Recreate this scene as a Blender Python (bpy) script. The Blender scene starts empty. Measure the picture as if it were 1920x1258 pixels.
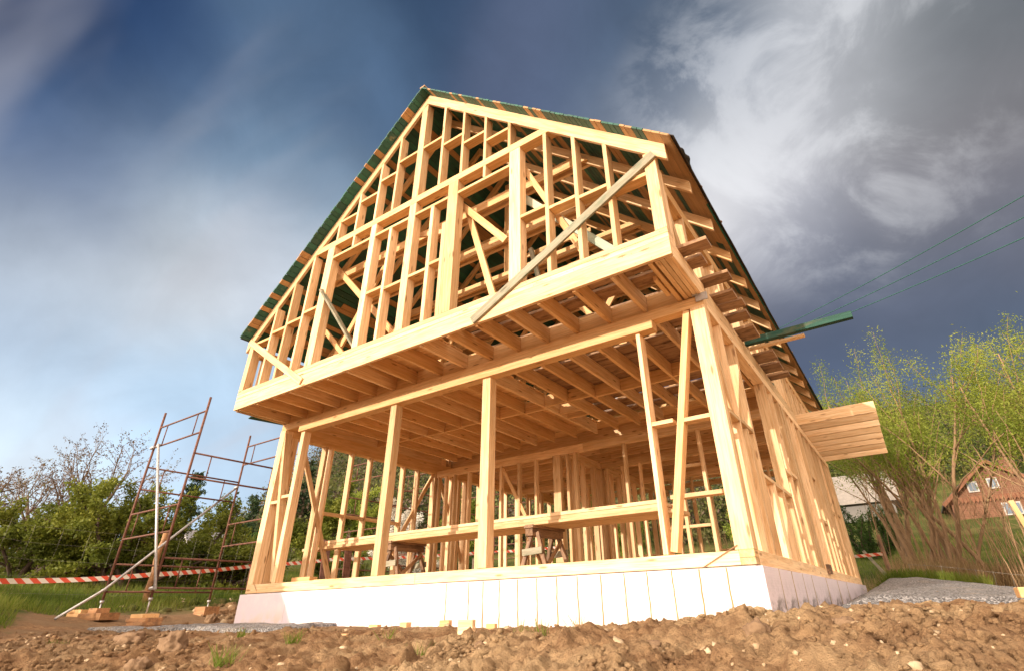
import bpy, bmesh, math, random
import numpy as np
from mathutils import Vector, Matrix, noise

R = math.radians
S = bpy.context.scene
COL = S.collection

# ------------------------------------------------------------------ camera
cam_d = bpy.data.cameras.new("camera"); cam = bpy.data.objects.new("camera", cam_d); COL.objects.link(cam)
S.camera = cam
YAW, PITCH, ROLL = -0.57156, 0.507295, -0.02493
CAM = Vector((9.44488, -5.4735, -0.29744))
fwd = Vector((math.sin(YAW)*math.cos(PITCH), math.cos(YAW)*math.cos(PITCH), math.sin(PITCH)))
rt = Vector((math.cos(YAW), -math.sin(YAW), 0)); upv = rt.cross(fwd)
r2 = rt*math.cos(ROLL)+upv*math.sin(ROLL); u2 = -rt*math.sin(ROLL)+upv*math.cos(ROLL)
M = Matrix((r2, u2, -fwd)).transposed().to_4x4(); M.translation = CAM
cam.matrix_world = M
cam_d.sensor_width = 36; cam_d.lens = 972.815/1920*36
cam_d.shift_x = -48.025/1920; cam_d.shift_y = -32.93/1920
cam_d.clip_start = 0.05; cam_d.clip_end = 2000

# ------------------------------------------------------------------ light
SUN_EL, SUN_AZ = 11.0, 14.0          # azimuth: degrees from -y towards -x
sd = Vector((-math.sin(R(SUN_AZ))*math.cos(R(SUN_EL)), -math.cos(R(SUN_AZ))*math.cos(R(SUN_EL)), math.sin(R(SUN_EL))))
sl = bpy.data.lights.new("sun", 'SUN'); sl.energy = 3.9; sl.angle = R(0.53); sl.color = (1.0, 0.86, 0.71)
so = bpy.data.objects.new("sun", sl); COL.objects.link(so)
so.rotation_euler = sd.to_track_quat('Z', 'Y').to_euler(); so.location = (0, -20, 20)
S.view_settings.view_transform = 'Standard'; S.view_settings.look = 'None'
S.view_settings.exposure = 0.48; S.view_settings.gamma = 1.0

# ------------------------------------------------------------------ node helpers
class NT:
    def __init__(s, tree): s.t = tree; s.n = tree.nodes; s.l = tree.links
    def new(s, typ, **kw):
        n = s.n.new(typ)
        for k, v in kw.items(): setattr(n, k, v)
        return n
    def link(s, a, b): s.l.new(a, b)
    def sock(s, inp, v):
        if isinstance(v, bpy.types.NodeSocket): s.l.new(v, inp)
        elif v is not None: inp.default_value = v
    def math(s, op, a, b=None, c=None, clamp=False):
        n = s.new('ShaderNodeMath', operation=op); n.use_clamp = clamp
        s.sock(n.inputs[0], a)
        if b is not None: s.sock(n.inputs[1], b)
        if c is not None: s.sock(n.inputs[2], c)
        return n.outputs[0]
    def vmath(s, op, a, b=None, out=0):
        n = s.new('ShaderNodeVectorMath', operation=op); s.sock(n.inputs[0], a)
        if b is not None: s.sock(n.inputs[1], b)
        return n.outputs[out]
    def mix(s, f, a, b, mode='MIX'):
        n = s.new('ShaderNodeMix', data_type='RGBA', blend_type=mode)
        s.sock(n.inputs[0], f); s.sock(n.inputs[6], col4(a)); s.sock(n.inputs[7], col4(b)); return n.outputs[2]
    def noise(s, vec, scale, detail=4, rough=.55, dist=0, out=0):
        n = s.new('ShaderNodeTexNoise'); s.sock(n.inputs['Vector'], vec)
        n.inputs['Scale'].default_value = scale; n.inputs['Detail'].default_value = detail
        n.inputs['Roughness'].default_value = rough; n.inputs['Distortion'].default_value = dist
        return n.outputs[out]
    def ramp(s, f, stops, interp='LINEAR'):
        n = s.new('ShaderNodeValToRGB'); cr = n.color_ramp; cr.interpolation = interp
        while len(cr.elements) < len(stops): cr.elements.new(.5)
        for e, (p, c) in zip(cr.elements, stops): e.position = p; e.color = col4(c)
        s.sock(n.inputs[0], f); return n.outputs[0]
    def smooth(s, x, lo, hi, a=0., b=1.):
        n = s.new('ShaderNodeMapRange', interpolation_type='SMOOTHSTEP'); s.sock(n.inputs[0], x)
        for i, v in zip((1, 2, 3, 4), (lo, hi, a, b)): n.inputs[i].default_value = v
        return n.outputs[0]
    def scale(s, vec, xyz, loc=(0, 0, 0), rot=(0, 0, 0)):
        n = s.new('ShaderNodeMapping'); s.sock(n.inputs[0], vec); n.inputs['Scale'].default_value = xyz
        n.inputs['Location'].default_value = loc; n.inputs['Rotation'].default_value = rot; return n.outputs[0]
def col4(c):
    if isinstance(c, bpy.types.NodeSocket) or isinstance(c, (int, float)): return c
    return tuple(c) + (1,) if len(c) == 3 else c
def lin(r, g, b):
    f = lambda c: (c/255/12.92) if c/255 <= .04045 else ((c/255+.055)/1.055)**2.4
    return (f(r), f(g), f(b))
def material(name):
    m = bpy.data.materials.new(name); m.use_nodes = True; t = NT(m.node_tree)
    b = m.node_tree.nodes['Principled BSDF']; return m, t, b
def bump(t, b, h, strength=.3, dist=.01):
    n = t.new('ShaderNodeBump'); n.inputs['Strength'].default_value = strength; n.inputs['Distance'].default_value = dist
    t.sock(n.inputs['Height'], h); t.link(n.outputs[0], b.inputs['Normal'])

# ------------------------------------------------------------------ sky
W = bpy.data.worlds.new("World"); S.world = W; W.use_nodes = True
t = NT(W.node_tree)
bg = W.node_tree.nodes['Background']; SKY_STRENGTH = 0.1; bg.inputs[1].default_value = SKY_STRENGTH
tc = t.new('ShaderNodeTexCoord'); D = tc.outputs['Generated']
sky = t.new('ShaderNodeTexSky', sky_type='NISHITA'); sky.sun_disc = False
sky.sun_elevation = R(SUN_EL); sky.sun_rotation = math.atan2(sd.x, sd.y)
sky.air_density = 1.2; sky.dust_density = .8
sep = t.new('ShaderNodeSeparateXYZ'); t.link(D, sep.inputs[0])
zz = t.math('ADD', t.math('MAXIMUM', sep.outputs[2], 0.0), 0.22)
cu = t.math('DIVIDE', sep.outputs[0], zz); cv = t.math('DIVIDE', sep.outputs[1], zz)
cc = t.new('ShaderNodeCombineXYZ'); t.link(cu, cc.inputs[0]); t.link(cv, cc.inputs[1])
CP = cc.outputs[0]
warp = t.noise(D, 3.0, 4, .55, out=1)
wv = t.vmath('SCALE', t.vmath('SUBTRACT', warp, (.5, .5, .5))); wv.node.inputs[3].default_value = .13
DW = t.vmath('NORMALIZE', t.vmath('ADD', D, wv))
def sc(r, g, b, k=1.0):
    c = lin(r, g, b); return tuple(x*k/SKY_STRENGTH/2**S.view_settings.exposure for x in c)
# colour of the cloud cover at known bearings of the sky, blended smoothly between them
CTL = [
       ((-0.743, 0.002, 0.67), (20, 42, 79)), ((-0.72, 0.116, 0.684), (44, 71, 113)), ((-0.801, 0.111, 0.588), (68, 96, 136)),
       ((-0.866, 0.098, 0.491), (81, 104, 146)), ((-0.566, 0.253, 0.785), (81, 105, 135)), ((-0.384, 0.296, 0.875), (51, 72, 101)),
       ((-0.283, 0.449, 0.847), (85, 97, 124)), ((-0.726, 0.231, 0.648), (117, 142, 167)), ((-0.813, 0.2, 0.547), (171, 182, 191)),
       ((-0.899, 0.114, 0.424), (195, 204, 212)), ((-0.912, 0.173, 0.371), (188, 195, 206)), ((-0.877, 0.23, 0.422), (218, 219, 218)),
       ((-0.81, 0.29, 0.509), (184, 192, 203)), ((-0.93, 0.155, 0.335), (160, 185, 218)), ((-0.948, 0.173, 0.267), (212, 226, 241)),
       ((-0.915, 0.242, 0.322), (171, 209, 240)), ((-0.884, 0.34, 0.321), (183, 208, 232)), ((-0.169, 0.519, 0.838), (75, 91, 115)),
       ((-0.056, 0.578, 0.814), (73, 90, 112)), ((-0.127, 0.646, 0.753), (115, 125, 142)), ((-0.018, 0.691, 0.723), (142, 151, 165)),
       ((0.08, 0.649, 0.757), (184, 187, 193)), ((0.05, 0.726, 0.685), (190, 190, 195)), ((-0.061, 0.761, 0.646), (233, 232, 233)),
       ((-0.025, 0.813, 0.581), (195, 195, 202)), ((0.162, 0.715, 0.68), (176, 178, 182)), ((0.256, 0.699, 0.668), (101, 107, 113)),
       ((0.27, 0.77, 0.578), (119, 115, 118)), ((0.154, 0.82, 0.552), (138, 135, 138)), ((-0.013, 0.853, 0.521), (128, 130, 144)),
       ((0.072, 0.871, 0.485), (109, 114, 130)), ((0.221, 0.862, 0.456), (104, 106, 122)), ((0.12, 0.906, 0.405), (85, 91, 110)),
       ((0.014, 0.914, 0.405), (71, 81, 107)), ((0.195, 0.928, 0.318), (84, 97, 121)), ((0.049, 0.972, 0.231), (95, 112, 140)),
       ((-0.959, 0.22, 0.177), (216, 232, 244)), ((-0.884, 0.409, 0.225), (191, 215, 239)),
       ((0.1, -0.35, 0.93), (135, 145, 165)), ((0.8, 0.1, 0.6), (120, 128, 142)), ((0.95, 0.2, 0.2), (120, 132, 155)), ((-0.3, -0.8, 0.5), (205, 205, 215)), ((0.5, -0.8, 0.4), (200, 200, 210))]
puff0 = t.noise(D, 2.3, 5, .5, .4)
puff = t.noise(D, 6.5, 9, .62, .5)
st1 = t.noise(t.scale(CP, (.5, 1.2, 1), rot=(0, 0, -.95)), 1.1, 4, .5, .6)
num = None; den = None
def acc(d, c, k, w):
    global num, den
    dp = t.vmath('DOT_PRODUCT', DW, tuple(Vector(d).normalized()), out=1)
    e = t.math('MULTIPLY', t.math('EXPONENT', t.math('MULTIPLY', t.math('SUBTRACT', dp, 1.0), k)), w)
    n = t.new('ShaderNodeVectorMath', operation='SCALE'); n.inputs[0].default_value = c; t.link(e, n.inputs[3])
    num = n.outputs[0] if num is None else t.vmath('ADD', num, n.outputs[0])
    den = e if den is None else t.math('ADD', den, e)
for d, c in CTL: acc(d, sc(*c, 1.14), 200., 1.)
acc(sd, sc(255, 230, 205, 4.0), 7., .02)  # warm glow added around the sun, out of view, as fill for the timber
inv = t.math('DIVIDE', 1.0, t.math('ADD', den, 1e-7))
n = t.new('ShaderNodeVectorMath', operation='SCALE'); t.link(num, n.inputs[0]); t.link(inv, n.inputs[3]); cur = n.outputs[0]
mod = t.math('ADD', t.math('MULTIPLY', t.math('SUBTRACT', st1, .5), .75), t.math('MULTIPLY', t.math('SUBTRACT', puff0, .5), 1.0))
mod = t.math('ADD', mod, t.math('MULTIPLY', t.math('SUBTRACT', puff, .5), .42))
gain = t.math('POWER', 2.0, t.math('MULTIPLY', mod, 1.35))
gc = t.new('ShaderNodeCombineXYZ')
for i in range(3): t.link(gain, gc.inputs[i])
cur = t.mix(1.0, cur, gc.outputs[0], 'MULTIPLY')
# billowing sunlit tops in the break of the cloud at right
dpb = t.vmath('DOT_PRODUCT', DW, tuple(Vector((.05, .73, .68)).normalized()), out=1)
bil = t.math('MULTIPLY', t.smooth(dpb, .945, .995), t.smooth(t.math('ADD', puff, t.math('MULTIPLY', t.math('SUBTRACT', puff0, .5), .9)), .44, .66))
cur = t.mix(t.math('MULTIPLY', bil, .36), cur, sc(236, 237, 240, 1.15))
# soft drawn-out veils in the left half of the sky
veil = t.noise(t.scale(CP, (.45, 2.1, 1), rot=(0, 0, -.55)), 1.35, 4, .5, .5)
dpl = t.vmath('DOT_PRODUCT', D, tuple(Vector((-.93, .12, .36)).normalized()), out=1)
vf = t.math('MULTIPLY', t.smooth(veil, .47, .66), t.smooth(dpl, .78, .97, 0., .36))
cur = t.mix(vf, cur, sc(208, 206, 214))
cur = t.mix(.06, cur, sky.outputs[0])
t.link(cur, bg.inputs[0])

# ------------------------------------------------------------------ object helpers
def tag(o, label=None, cat=None, group=None, kind=None):
    if label: o['label'] = label
    if cat: o['category'] = cat
    if group: o['group'] = group
    if kind: o['kind'] = kind
    return o
def empty(name, loc, label, cat, group=None):
    o = bpy.data.objects.new(name, None); COL.objects.link(o); o.location = loc; o.empty_display_size = .1
    WORLD_LOC[o.name] = Vector(loc); return tag(o, label, cat, group)
WORLD_LOC = {}
def put(name, me, mats, parent=None, mw=None):
    o = bpy.data.objects.new(name, me); COL.objects.link(o)
    for m in (mats if isinstance(mats, (list, tuple)) else [mats]): me.materials.append(m)
    if mw is None: mw = Matrix.Identity(4)
    if parent is not None:
        o.parent = parent
        pm = parent.matrix_basis.copy(); q = parent.parent
        while q is not None: pm = q.matrix_basis @ pm; q = q.parent
        o.matrix_basis = pm.inverted() @ mw
    else: o.matrix_basis = mw
    return o
rnd = random.Random(7)
HF = [(0,3,2,1),(4,5,6,7),(0,1,5,4),(1,2,6,5),(2,3,7,6),(3,0,4,7)]
def hexa(name, v8, mat, parent=None, axis=None, bevel=.003, label=None, jit=.0012):
    """eight world corners -> one bevelled timber with its own axes (local x along the grain)"""
    v = [Vector(p) for p in v8]
    c = sum(v, Vector())/8
    if axis is None:
        e = [(v[4]-v[0]), (v[1]-v[0]), (v[3]-v[0])]; axis = max(e, key=lambda q: q.length)
    x = Vector(axis).normalized()
    z = Vector((0, 0, 1)) if abs(x.z) < .9 else Vector((0, 1, 0))
    y = z.cross(x).normalized(); z = x.cross(y)
    mw = Matrix((x, y, z)).transposed().to_4x4(); mw.translation = c
    inv = mw.inverted()
    bm = bmesh.new()
    k = 1+rnd.uniform(-jit, jit)/.05
    loc = []
    for p in v:
        q = inv @ p; q.y *= k if abs(q.y) < .3 else 1; q.z *= k if abs(q.z) < .3 else 1; loc.append(bm.verts.new(q))
    for f in HF: bm.faces.new([loc[i] for i in f])
    bmesh.ops.recalc_face_normals(bm, faces=bm.faces)
    if bevel: bmesh.ops.bevel(bm, geom=list(bm.edges), offset=bevel, segments=1, affect='EDGES')
    me = bpy.data.meshes.new(name); bm.to_mesh(me); bm.free()
    o = put(name, me, mat, parent, mw)
    if label: o['label'] = label
    return o
def bx(name, x0, x1, y0, y1, z0, z1, mat, parent=None, label=None, axis=None, bevel=.003):
    v = [(x0,y0,z0),(x1,y0,z0),(x1,y1,z0),(x0,y1,z0),(x0,y0,z1),(x1,y0,z1),(x1,y1,z1),(x0,y1,z1)]
    if axis is None:
        d = (x1-x0, y1-y0, z1-z0); i = d.index(max(d)); axis = [(1,0,0),(0,1,0),(0,0,1)][i]
    return hexa(name, v, mat, parent, axis, bevel, label)
def bar(name, p0, p1, w, tk, mat, parent=None, side=(0,1,0), label=None, bevel=.003):
    """timber from p0 to p1; tk measured along `side`, w across"""
    p0, p1 = Vector(p0), Vector(p1); a = (p1-p0).normalized(); s = Vector(side); s = (s-a*s.dot(a)).normalized()
    n = a.cross(s); s = s*tk/2; n = n*w/2
    v = [p0-s-n, p0+s-n, p0+s+n, p0-s+n, p1-s-n, p1+s-n, p1+s+n, p1-s+n]
    return hexa(name, v, mat, parent, a, bevel, label)
def tube_mesh(name, segs, sides=8):
    """segs: list of polylines [(Vector, radius), ...] -> mesh"""
    V, F = [], []
    for pl in segs:
        base = len(V); n = len(pl)
        pref = None
        for i, (p, r) in enumerate(pl):
            d = (pl[min(i+1, n-1)][0]-pl[max(i-1, 0)][0])
            d = d.normalized() if d.length > 1e-9 else Vector((0, 0, 1))
            if pref is None: pref = Vector((0, 0, 1)) if abs(d.z) < .9 else Vector((1, 0, 0))
            a = (pref-d*pref.dot(d)).normalized(); b = d.cross(a); pref = a
            for k in range(sides):
                an = 2*math.pi*k/sides; V.append(p+(a*math.cos(an)+b*math.sin(an))*r)
        for i in range(n-1):
            for k in range(sides):
                q = base+i*sides; F.append((q+k, q+(k+1) % sides, q+sides+(k+1) % sides, q+sides+k))
        if pl[0][1] > .004: F.append(tuple(base+k for k in reversed(range(sides)))); F.append(tuple(base+(n-1)*sides+k for k in range(sides)))
    me = bpy.data.meshes.new(name); me.from_pydata([tuple(v) for v in V], [], F); me.update()
    return me
def smooth(me): me.polygons.foreach_set('use_smooth', [True]*len(me.polygons)); return me
def tube(name, pts, r, mat, parent=None, sides=10, origin=None):
    o0 = Vector(origin) if origin else Vector(pts[0])
    me = smooth(tube_mesh(name, [[(Vector(p)-o0, r) for p in pts]], sides))
    return put(name, me, mat, parent, Matrix.Translation(o0))
def quads(name, Vn, nq, attrs=None):
    """numpy vertices (4*nq,3) -> mesh of quads"""
    me = bpy.data.meshes.new(name); me.vertices.add(4*nq); me.vertices.foreach_set('co', Vn.astype(np.float32).ravel())
    me.loops.add(4*nq); me.loops.foreach_set('vertex_index', np.arange(4*nq, dtype=np.int32))
    me.polygons.add(nq); me.polygons.foreach_set('loop_start', np.arange(0, 4*nq, 4, dtype=np.int32))
    me.update(calc_edges=True)
    if attrs is not None:
        a = me.color_attributes.new('tone', 'FLOAT_COLOR', 'CORNER')
        a.data.foreach_set('color', np.repeat(attrs.astype(np.float32), 4, axis=0).ravel())
    return me

# ------------------------------------------------------------------ materials
def wood_mat(name, light, dark, var=.22, rough=.62, grain=1.0, dirt=None, knots=.8):
    m, t, b = material(name)
    tc = t.new('ShaderNodeTexCoord'); oi = t.new('ShaderNodeObjectInfo')
    rv = t.new('ShaderNodeCombineXYZ'); r = oi.outputs['Random']
    for i, k in enumerate((37., 53., 91.)): t.link(t.math('MULTIPLY', r, k), rv.inputs[i])
    P = t.vmath('ADD', tc.outputs['Object'], rv.outputs[0])
    g1 = t.noise(t.scale(P, (.9, 14, 14)), 1.6, 5, .6, 1.2)
    g2 = t.noise(t.scale(P, (2.5, 95, 95)), 1.0, 3, .6, .2)
    big = t.noise(t.scale(P, (1.1, 3, 3)), 1.1, 3, .5)
    c = t.mix(t.smooth(g1, .36, .72), light, dark)
    c = t.mix(t.math('MULTIPLY', t.smooth(g2, .45, .7), .46*grain), c, tuple(x*.58 for x in dark))
    c = t.mix(t.math('MULTIPLY', t.smooth(big, .5, .75), .38), c, tuple(x*.8 for x in dark))
    vo = t.new('ShaderNodeTexVoronoi'); vo.feature = 'F1'; t.link(t.scale(P, (1.7, 7.5, 7.5)), vo.inputs['Vector']); vo.inputs['Scale'].default_value = 1.25
    vo.inputs['Randomness'].default_value = 1
    kn = t.smooth(vo.outputs['Distance'], .07, .18, knots, 0.)
    c = t.mix(kn, c, tuple(x*y for x, y in zip(dark, (.42, .33, .28))))
    if dirt:
        dn = t.noise(t.scale(P, (2, 5, 5)), 2.2, 6, .65); c = t.mix(t.smooth(dn, .47, .66, 0, .85), c, dirt)
    v = t.math('ADD', 1-var, t.math('MULTIPLY', t.math('FRACT', t.math('MULTIPLY', r, 7.31)), 2*var))
    vc = t.new('ShaderNodeCombineXYZ'); t.link(v, vc.inputs[0]); t.link(t.math('POWER', v, 1.12), vc.inputs[1]); t.link(t.math('POWER', v, 1.35), vc.inputs[2])
    c = t.mix(1., c, vc.outputs[0], 'MULTIPLY')
    t.link(c, b.inputs['Base Color']); b.inputs['Roughness'].default_value = rough
    b.inputs['Specular IOR Level'].default_value = .25
    bump(t, b, t.math('ADD', g2, t.math('MULTIPLY', g1, .6)), .35, .0022)
    return m
M_PINE = wood_mat('pine', (.83, .60, .36), (.67, .415, .20))
M_PINE2 = wood_mat('pine_amber', (.80, .53, .27), (.67, .385, .16), var=.1)
M_GREY = wood_mat('weathered_wood', (.36, .33, .24), (.24, .22, .15), var=.1, dirt=(.17, .19, .13))
M_GREENW = wood_mat('green_treated_wood', (.025, .105, .078), (.012, .06, .045), var=.15, dirt=(.08, .10, .06), knots=.3)
M_PALEG = wood_mat('washed_green_wood', (.42, .50, .40), (.30, .40, .33), dirt=(.55, .50, .36), knots=.5)
M_PLANK = wood_mat('dirty_plank', (.44, .28, .16), (.28, .155, .08), var=.14, dirt=(.15, .08, .045))
M_OLD = wood_mat('old_brown_wood', (.32, .20, .12), (.19, .105, .06), var=.2, dirt=(.10, .06, .04))
M_RED = wood_mat('reddish_block', (.42, .23, .11), (.33, .16, .07), var=.18, dirt=(.20, .11, .06))

m, t, b = material('roof_boards')        # green and bare boards, colour carried by each board
at = t.new('ShaderNodeAttribute'); at.attribute_name = 'tone'
tc = t.new('ShaderNodeTexCoord')
g = t.noise(t.scale(tc.outputs['Object'], (30, 1.1, 30)), 1.6, 5, .65, .8)
pt = t.noise(tc.outputs['Object'], 3.2, 6, .7)
c = t.mix(t.smooth(g, .35, .7, 0, .55), at.outputs['Color'], t.mix(.5, at.outputs['Color'], (.01, .03, .02)))
c = t.mix(t.smooth(pt, .60, .72, 0, .45), c, (.33, .30, .17))
t.link(c, b.inputs['Base Color']); b.inputs['Roughness'].default_value = .6
bump(t, b, g, .3, .003); M_ROOF = m

m, t, b = material('bitumen_membrane'); b.inputs['Base Color'].default_value = (.022, .022, .024, 1); b.inputs['Roughness'].default_value = .55
tc = t.new('ShaderNodeTexCoord'); bump(t, b, t.noise(tc.outputs['Object'], 6, 4, .6), .4, .02); M_FELT = m

def foam_mat():
    m, t, b = material('foam_panel'); tc = t.new('ShaderNodeTexCoord'); P = tc.outputs['Object']
    sp = t.new('ShaderNodeSeparateXYZ'); t.link(P, sp.inputs[0])
    n1 = t.noise(P, 3, 6, .7); n2 = t.noise(P, 26, 4, .6)
    low = t.smooth(sp.outputs[2], -.18, .16, 1., 0.)
    c = t.mix(t.smooth(n1, .35, .7), (.70, .62, .70), (.78, .70, .75))
    d = t.math('MULTIPLY', t.math('MULTIPLY', t.smooth(n1, .42, .62), low), .85)
    c = t.mix(d, c, (.62, .50, .40))
    c = t.mix(t.smooth(n2, .66, .74, 0, .5), c, (.60, .44, .33))
    oi = t.new('ShaderNodeObjectInfo')
    t.link(c, b.inputs['Base Color']); b.inputs['Roughness'].default_value = .7
    br = t.new('ShaderNodeTexWave'); t.link(t.scale(P, (0, 0, 1)), br.inputs[0]); br.inputs['Scale'].default_value = 14
    br.bands_direction = 'Z'
    bump(t, b, t.math('ADD', br.outputs['Fac'], n2), .12, .003)
    return m
M_FOAM = foam_mat()
def foam_side():
    m, t, b = material('foam_panel_sooty'); tc = t.new('ShaderNodeTexCoord'); P = tc.outputs['Object']
    sp = t.new('ShaderNodeSeparateXYZ'); t.link(P, sp.inputs[0])
    n1 = t.noise(P, 2.4, 6, .7); n2 = t.noise(P, 14, 6, .7)
    low = t.smooth(sp.outputs[2], -.12, .30, 1., 0.)
    c = t.mix(t.smooth(n1, .35, .7), (.76, .68, .76), (.82, .75, .81))
    f = t.math('MULTIPLY', t.smooth(t.math('ADD', n1, t.math('MULTIPLY', n2, .5)), .68, .86), low)
    c = t.mix(t.math('MULTIPLY', f, .95), c, (.10, .09, .09))
    t.link(c, b.inputs['Base Color']); b.inputs['Roughness'].default_value = .7
    br = t.new('ShaderNodeTexWave'); t.link(P, br.inputs[0]); br.inputs['Scale'].default_value = 14; br.bands_direction = 'Z'
    bump(t, b, t.math('ADD', br.outputs['Fac'], n2), .2, .003)
    return m
M_FOAMS = foam_side()
m, t, b = material('foam_joint'); b.inputs['Base Color'].default_value = (.36, .25, .10, 1); b.inputs['Roughness'].default_value = .9
tc = t.new('ShaderNodeTexCoord'); bump(t, b, t.noise(tc.outputs['Object'], 30, 4, .6), .8, .01); M_JOINT = m
m, t, b = material('concrete'); tc = t.new('ShaderNodeTexCoord'); n = t.noise(tc.outputs['Object'], 8, 6, .65)
t.link(t.mix(n, (.30, .28, .25), (.42, .40, .36)), b.inputs['Base Color']); b.inputs['Roughness'].default_value = .9; M_CONC = m

def metal_mat(name, a, c2, met=.0, rough=.6, sc_=18):
    m, t, b = material(name); tc = t.new('ShaderNodeTexCoord'); n = t.noise(tc.outputs['Object'], sc_, 5, .65)
    t.link(t.mix(t.smooth(n, .35, .65), a, c2), b.inputs['Base Color']); b.inputs['Metallic'].default_value = met
    b.inputs['Roughness'].default_value = rough; bump(t, b, n, .2, .002); return m
M_RUST = metal_mat('rusty_steel', (.105, .045, .03), (.19, .08, .05), .2, .7)
M_GALV = metal_mat('galvanised_steel', (.38, .37, .38), (.52, .51, .50), .55, .45)
M_WIRE = metal_mat('fence_wire', (.22, .20, .17), (.15, .13, .11), .3, .6)
M_CABLE = metal_mat('cable', (.02, .10, .085), (.03, .12, .10), 0, .6)
M_WHITE = metal_mat('white_frame', (.42, .40, .37), (.34, .32, .30), 0, .5, 6)

def tape_mat():
    m, t, b = material('barrier_tape'); tc = t.new('ShaderNodeTexCoord')
    sp = t.new('ShaderNodeSeparateXYZ'); t.link(tc.outputs['UV'], sp.inputs[0])
    f = t.math('FRACT', t.math('ADD', t.math('MULTIPLY', sp.outputs[0], 4.1), t.math('MULTIPLY', sp.outputs[1], .45)))
    c = t.mix(t.math('GREATER_THAN', f, .5), (.80, .74, .66), (.72, .10, .055))
    t.link(c, b.inputs['Base Color']); b.inputs['Roughness'].default_value = .45; return m
M_TAPE = tape_mat()
def leaf_mat(name, cols, trans=.35):
    m, t, b = material(name)
    at = t.new('ShaderNodeAttribute'); at.attribute_name = 'tone'
    sp = t.new('ShaderNodeSeparateXYZ'); t.link(at.outputs['Vector'], sp.inputs[0])
    c = t.ramp(sp.outputs[0], [(i/(len(cols)-1), c) for i, c in enumerate(cols)])
    t.link(c, b.inputs['Base Color']); b.inputs['Roughness'].default_value = .55; b.inputs['Specular IOR Level'].default_value = .2
    tr = t.new('ShaderNodeBsdfTranslucent'); t.link(c, tr.inputs[0])
    mx = t.new('ShaderNodeMixShader'); mx.inputs[0].default_value = trans
    out = m.node_tree.nodes['Material Output']
    t.link(b.outputs[0], mx.inputs[1]); t.link(tr.outputs[0], mx.inputs[2]); t.link(mx.outputs[0], out.inputs[0])
    return m
L_GREEN = leaf_mat('leaf_mid_green', [(.075, .10, .014), (.14, .17, .022), (.25, .265, .04)])
L_DARK = leaf_mat('leaf_dark_green', [(.028, .065, .016), (.055, .11, .022), (.09, .15, .03)])
L_WILLOW = leaf_mat('leaf_willow', [(.15, .21, .03), (.25, .31, .045), (.38, .42, .08)], .45)
L_BROWN = leaf_mat('bud_brown', [(.09, .055, .03), (.15, .09, .05), (.16, .15, .05)], .2)
L_BLOSSOM = leaf_mat('blossom', [(.50, .45, .36), (.70, .66, .58), (.80, .78, .72)], .3)
L_PINE = leaf_mat('needles', [(.014, .030, .014), (.028, .055, .022), (.05, .085, .03)], .15)
L_GRASS = leaf_mat('grass_blade', [(.07, .12, .015), (.14, .20, .025), (.26, .27, .06)], .4)
L_DRY = leaf_mat('dry_stalk', [(.30, .21, .10), (.42, .30, .15), (.20, .13, .06)], .25)
def hill_mat():
    return leaf_mat('far_canopy', [(.028, .045, .016), (.075, .095, .026), (.13, .145, .04), (.12, .085, .06), (.10, .075, .055)], .25)
L_HILL = hill_mat()
def bark(name, a, c2):
    m, t, b = material(name); tc = t.new('ShaderNodeTexCoord'); n = t.noise(t.scale(tc.outputs['Object'], (9, 9, 2)), 2, 5, .65)
    t.link(t.mix(n, a, c2), b.inputs['Base Color']); b.inputs['Roughness'].default_value = .85; bump(t, b, n, .5, .01); return m
B_DARK = bark('dark_bark', (.045, .03, .02), (.10, .065, .042))
B_TAN = bark('tan_bark', (.20, .12, .065), (.38, .245, .135))
B_GREY = bark('grey_bark', (.12, .085, .065), (.20, .15, .11))

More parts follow.
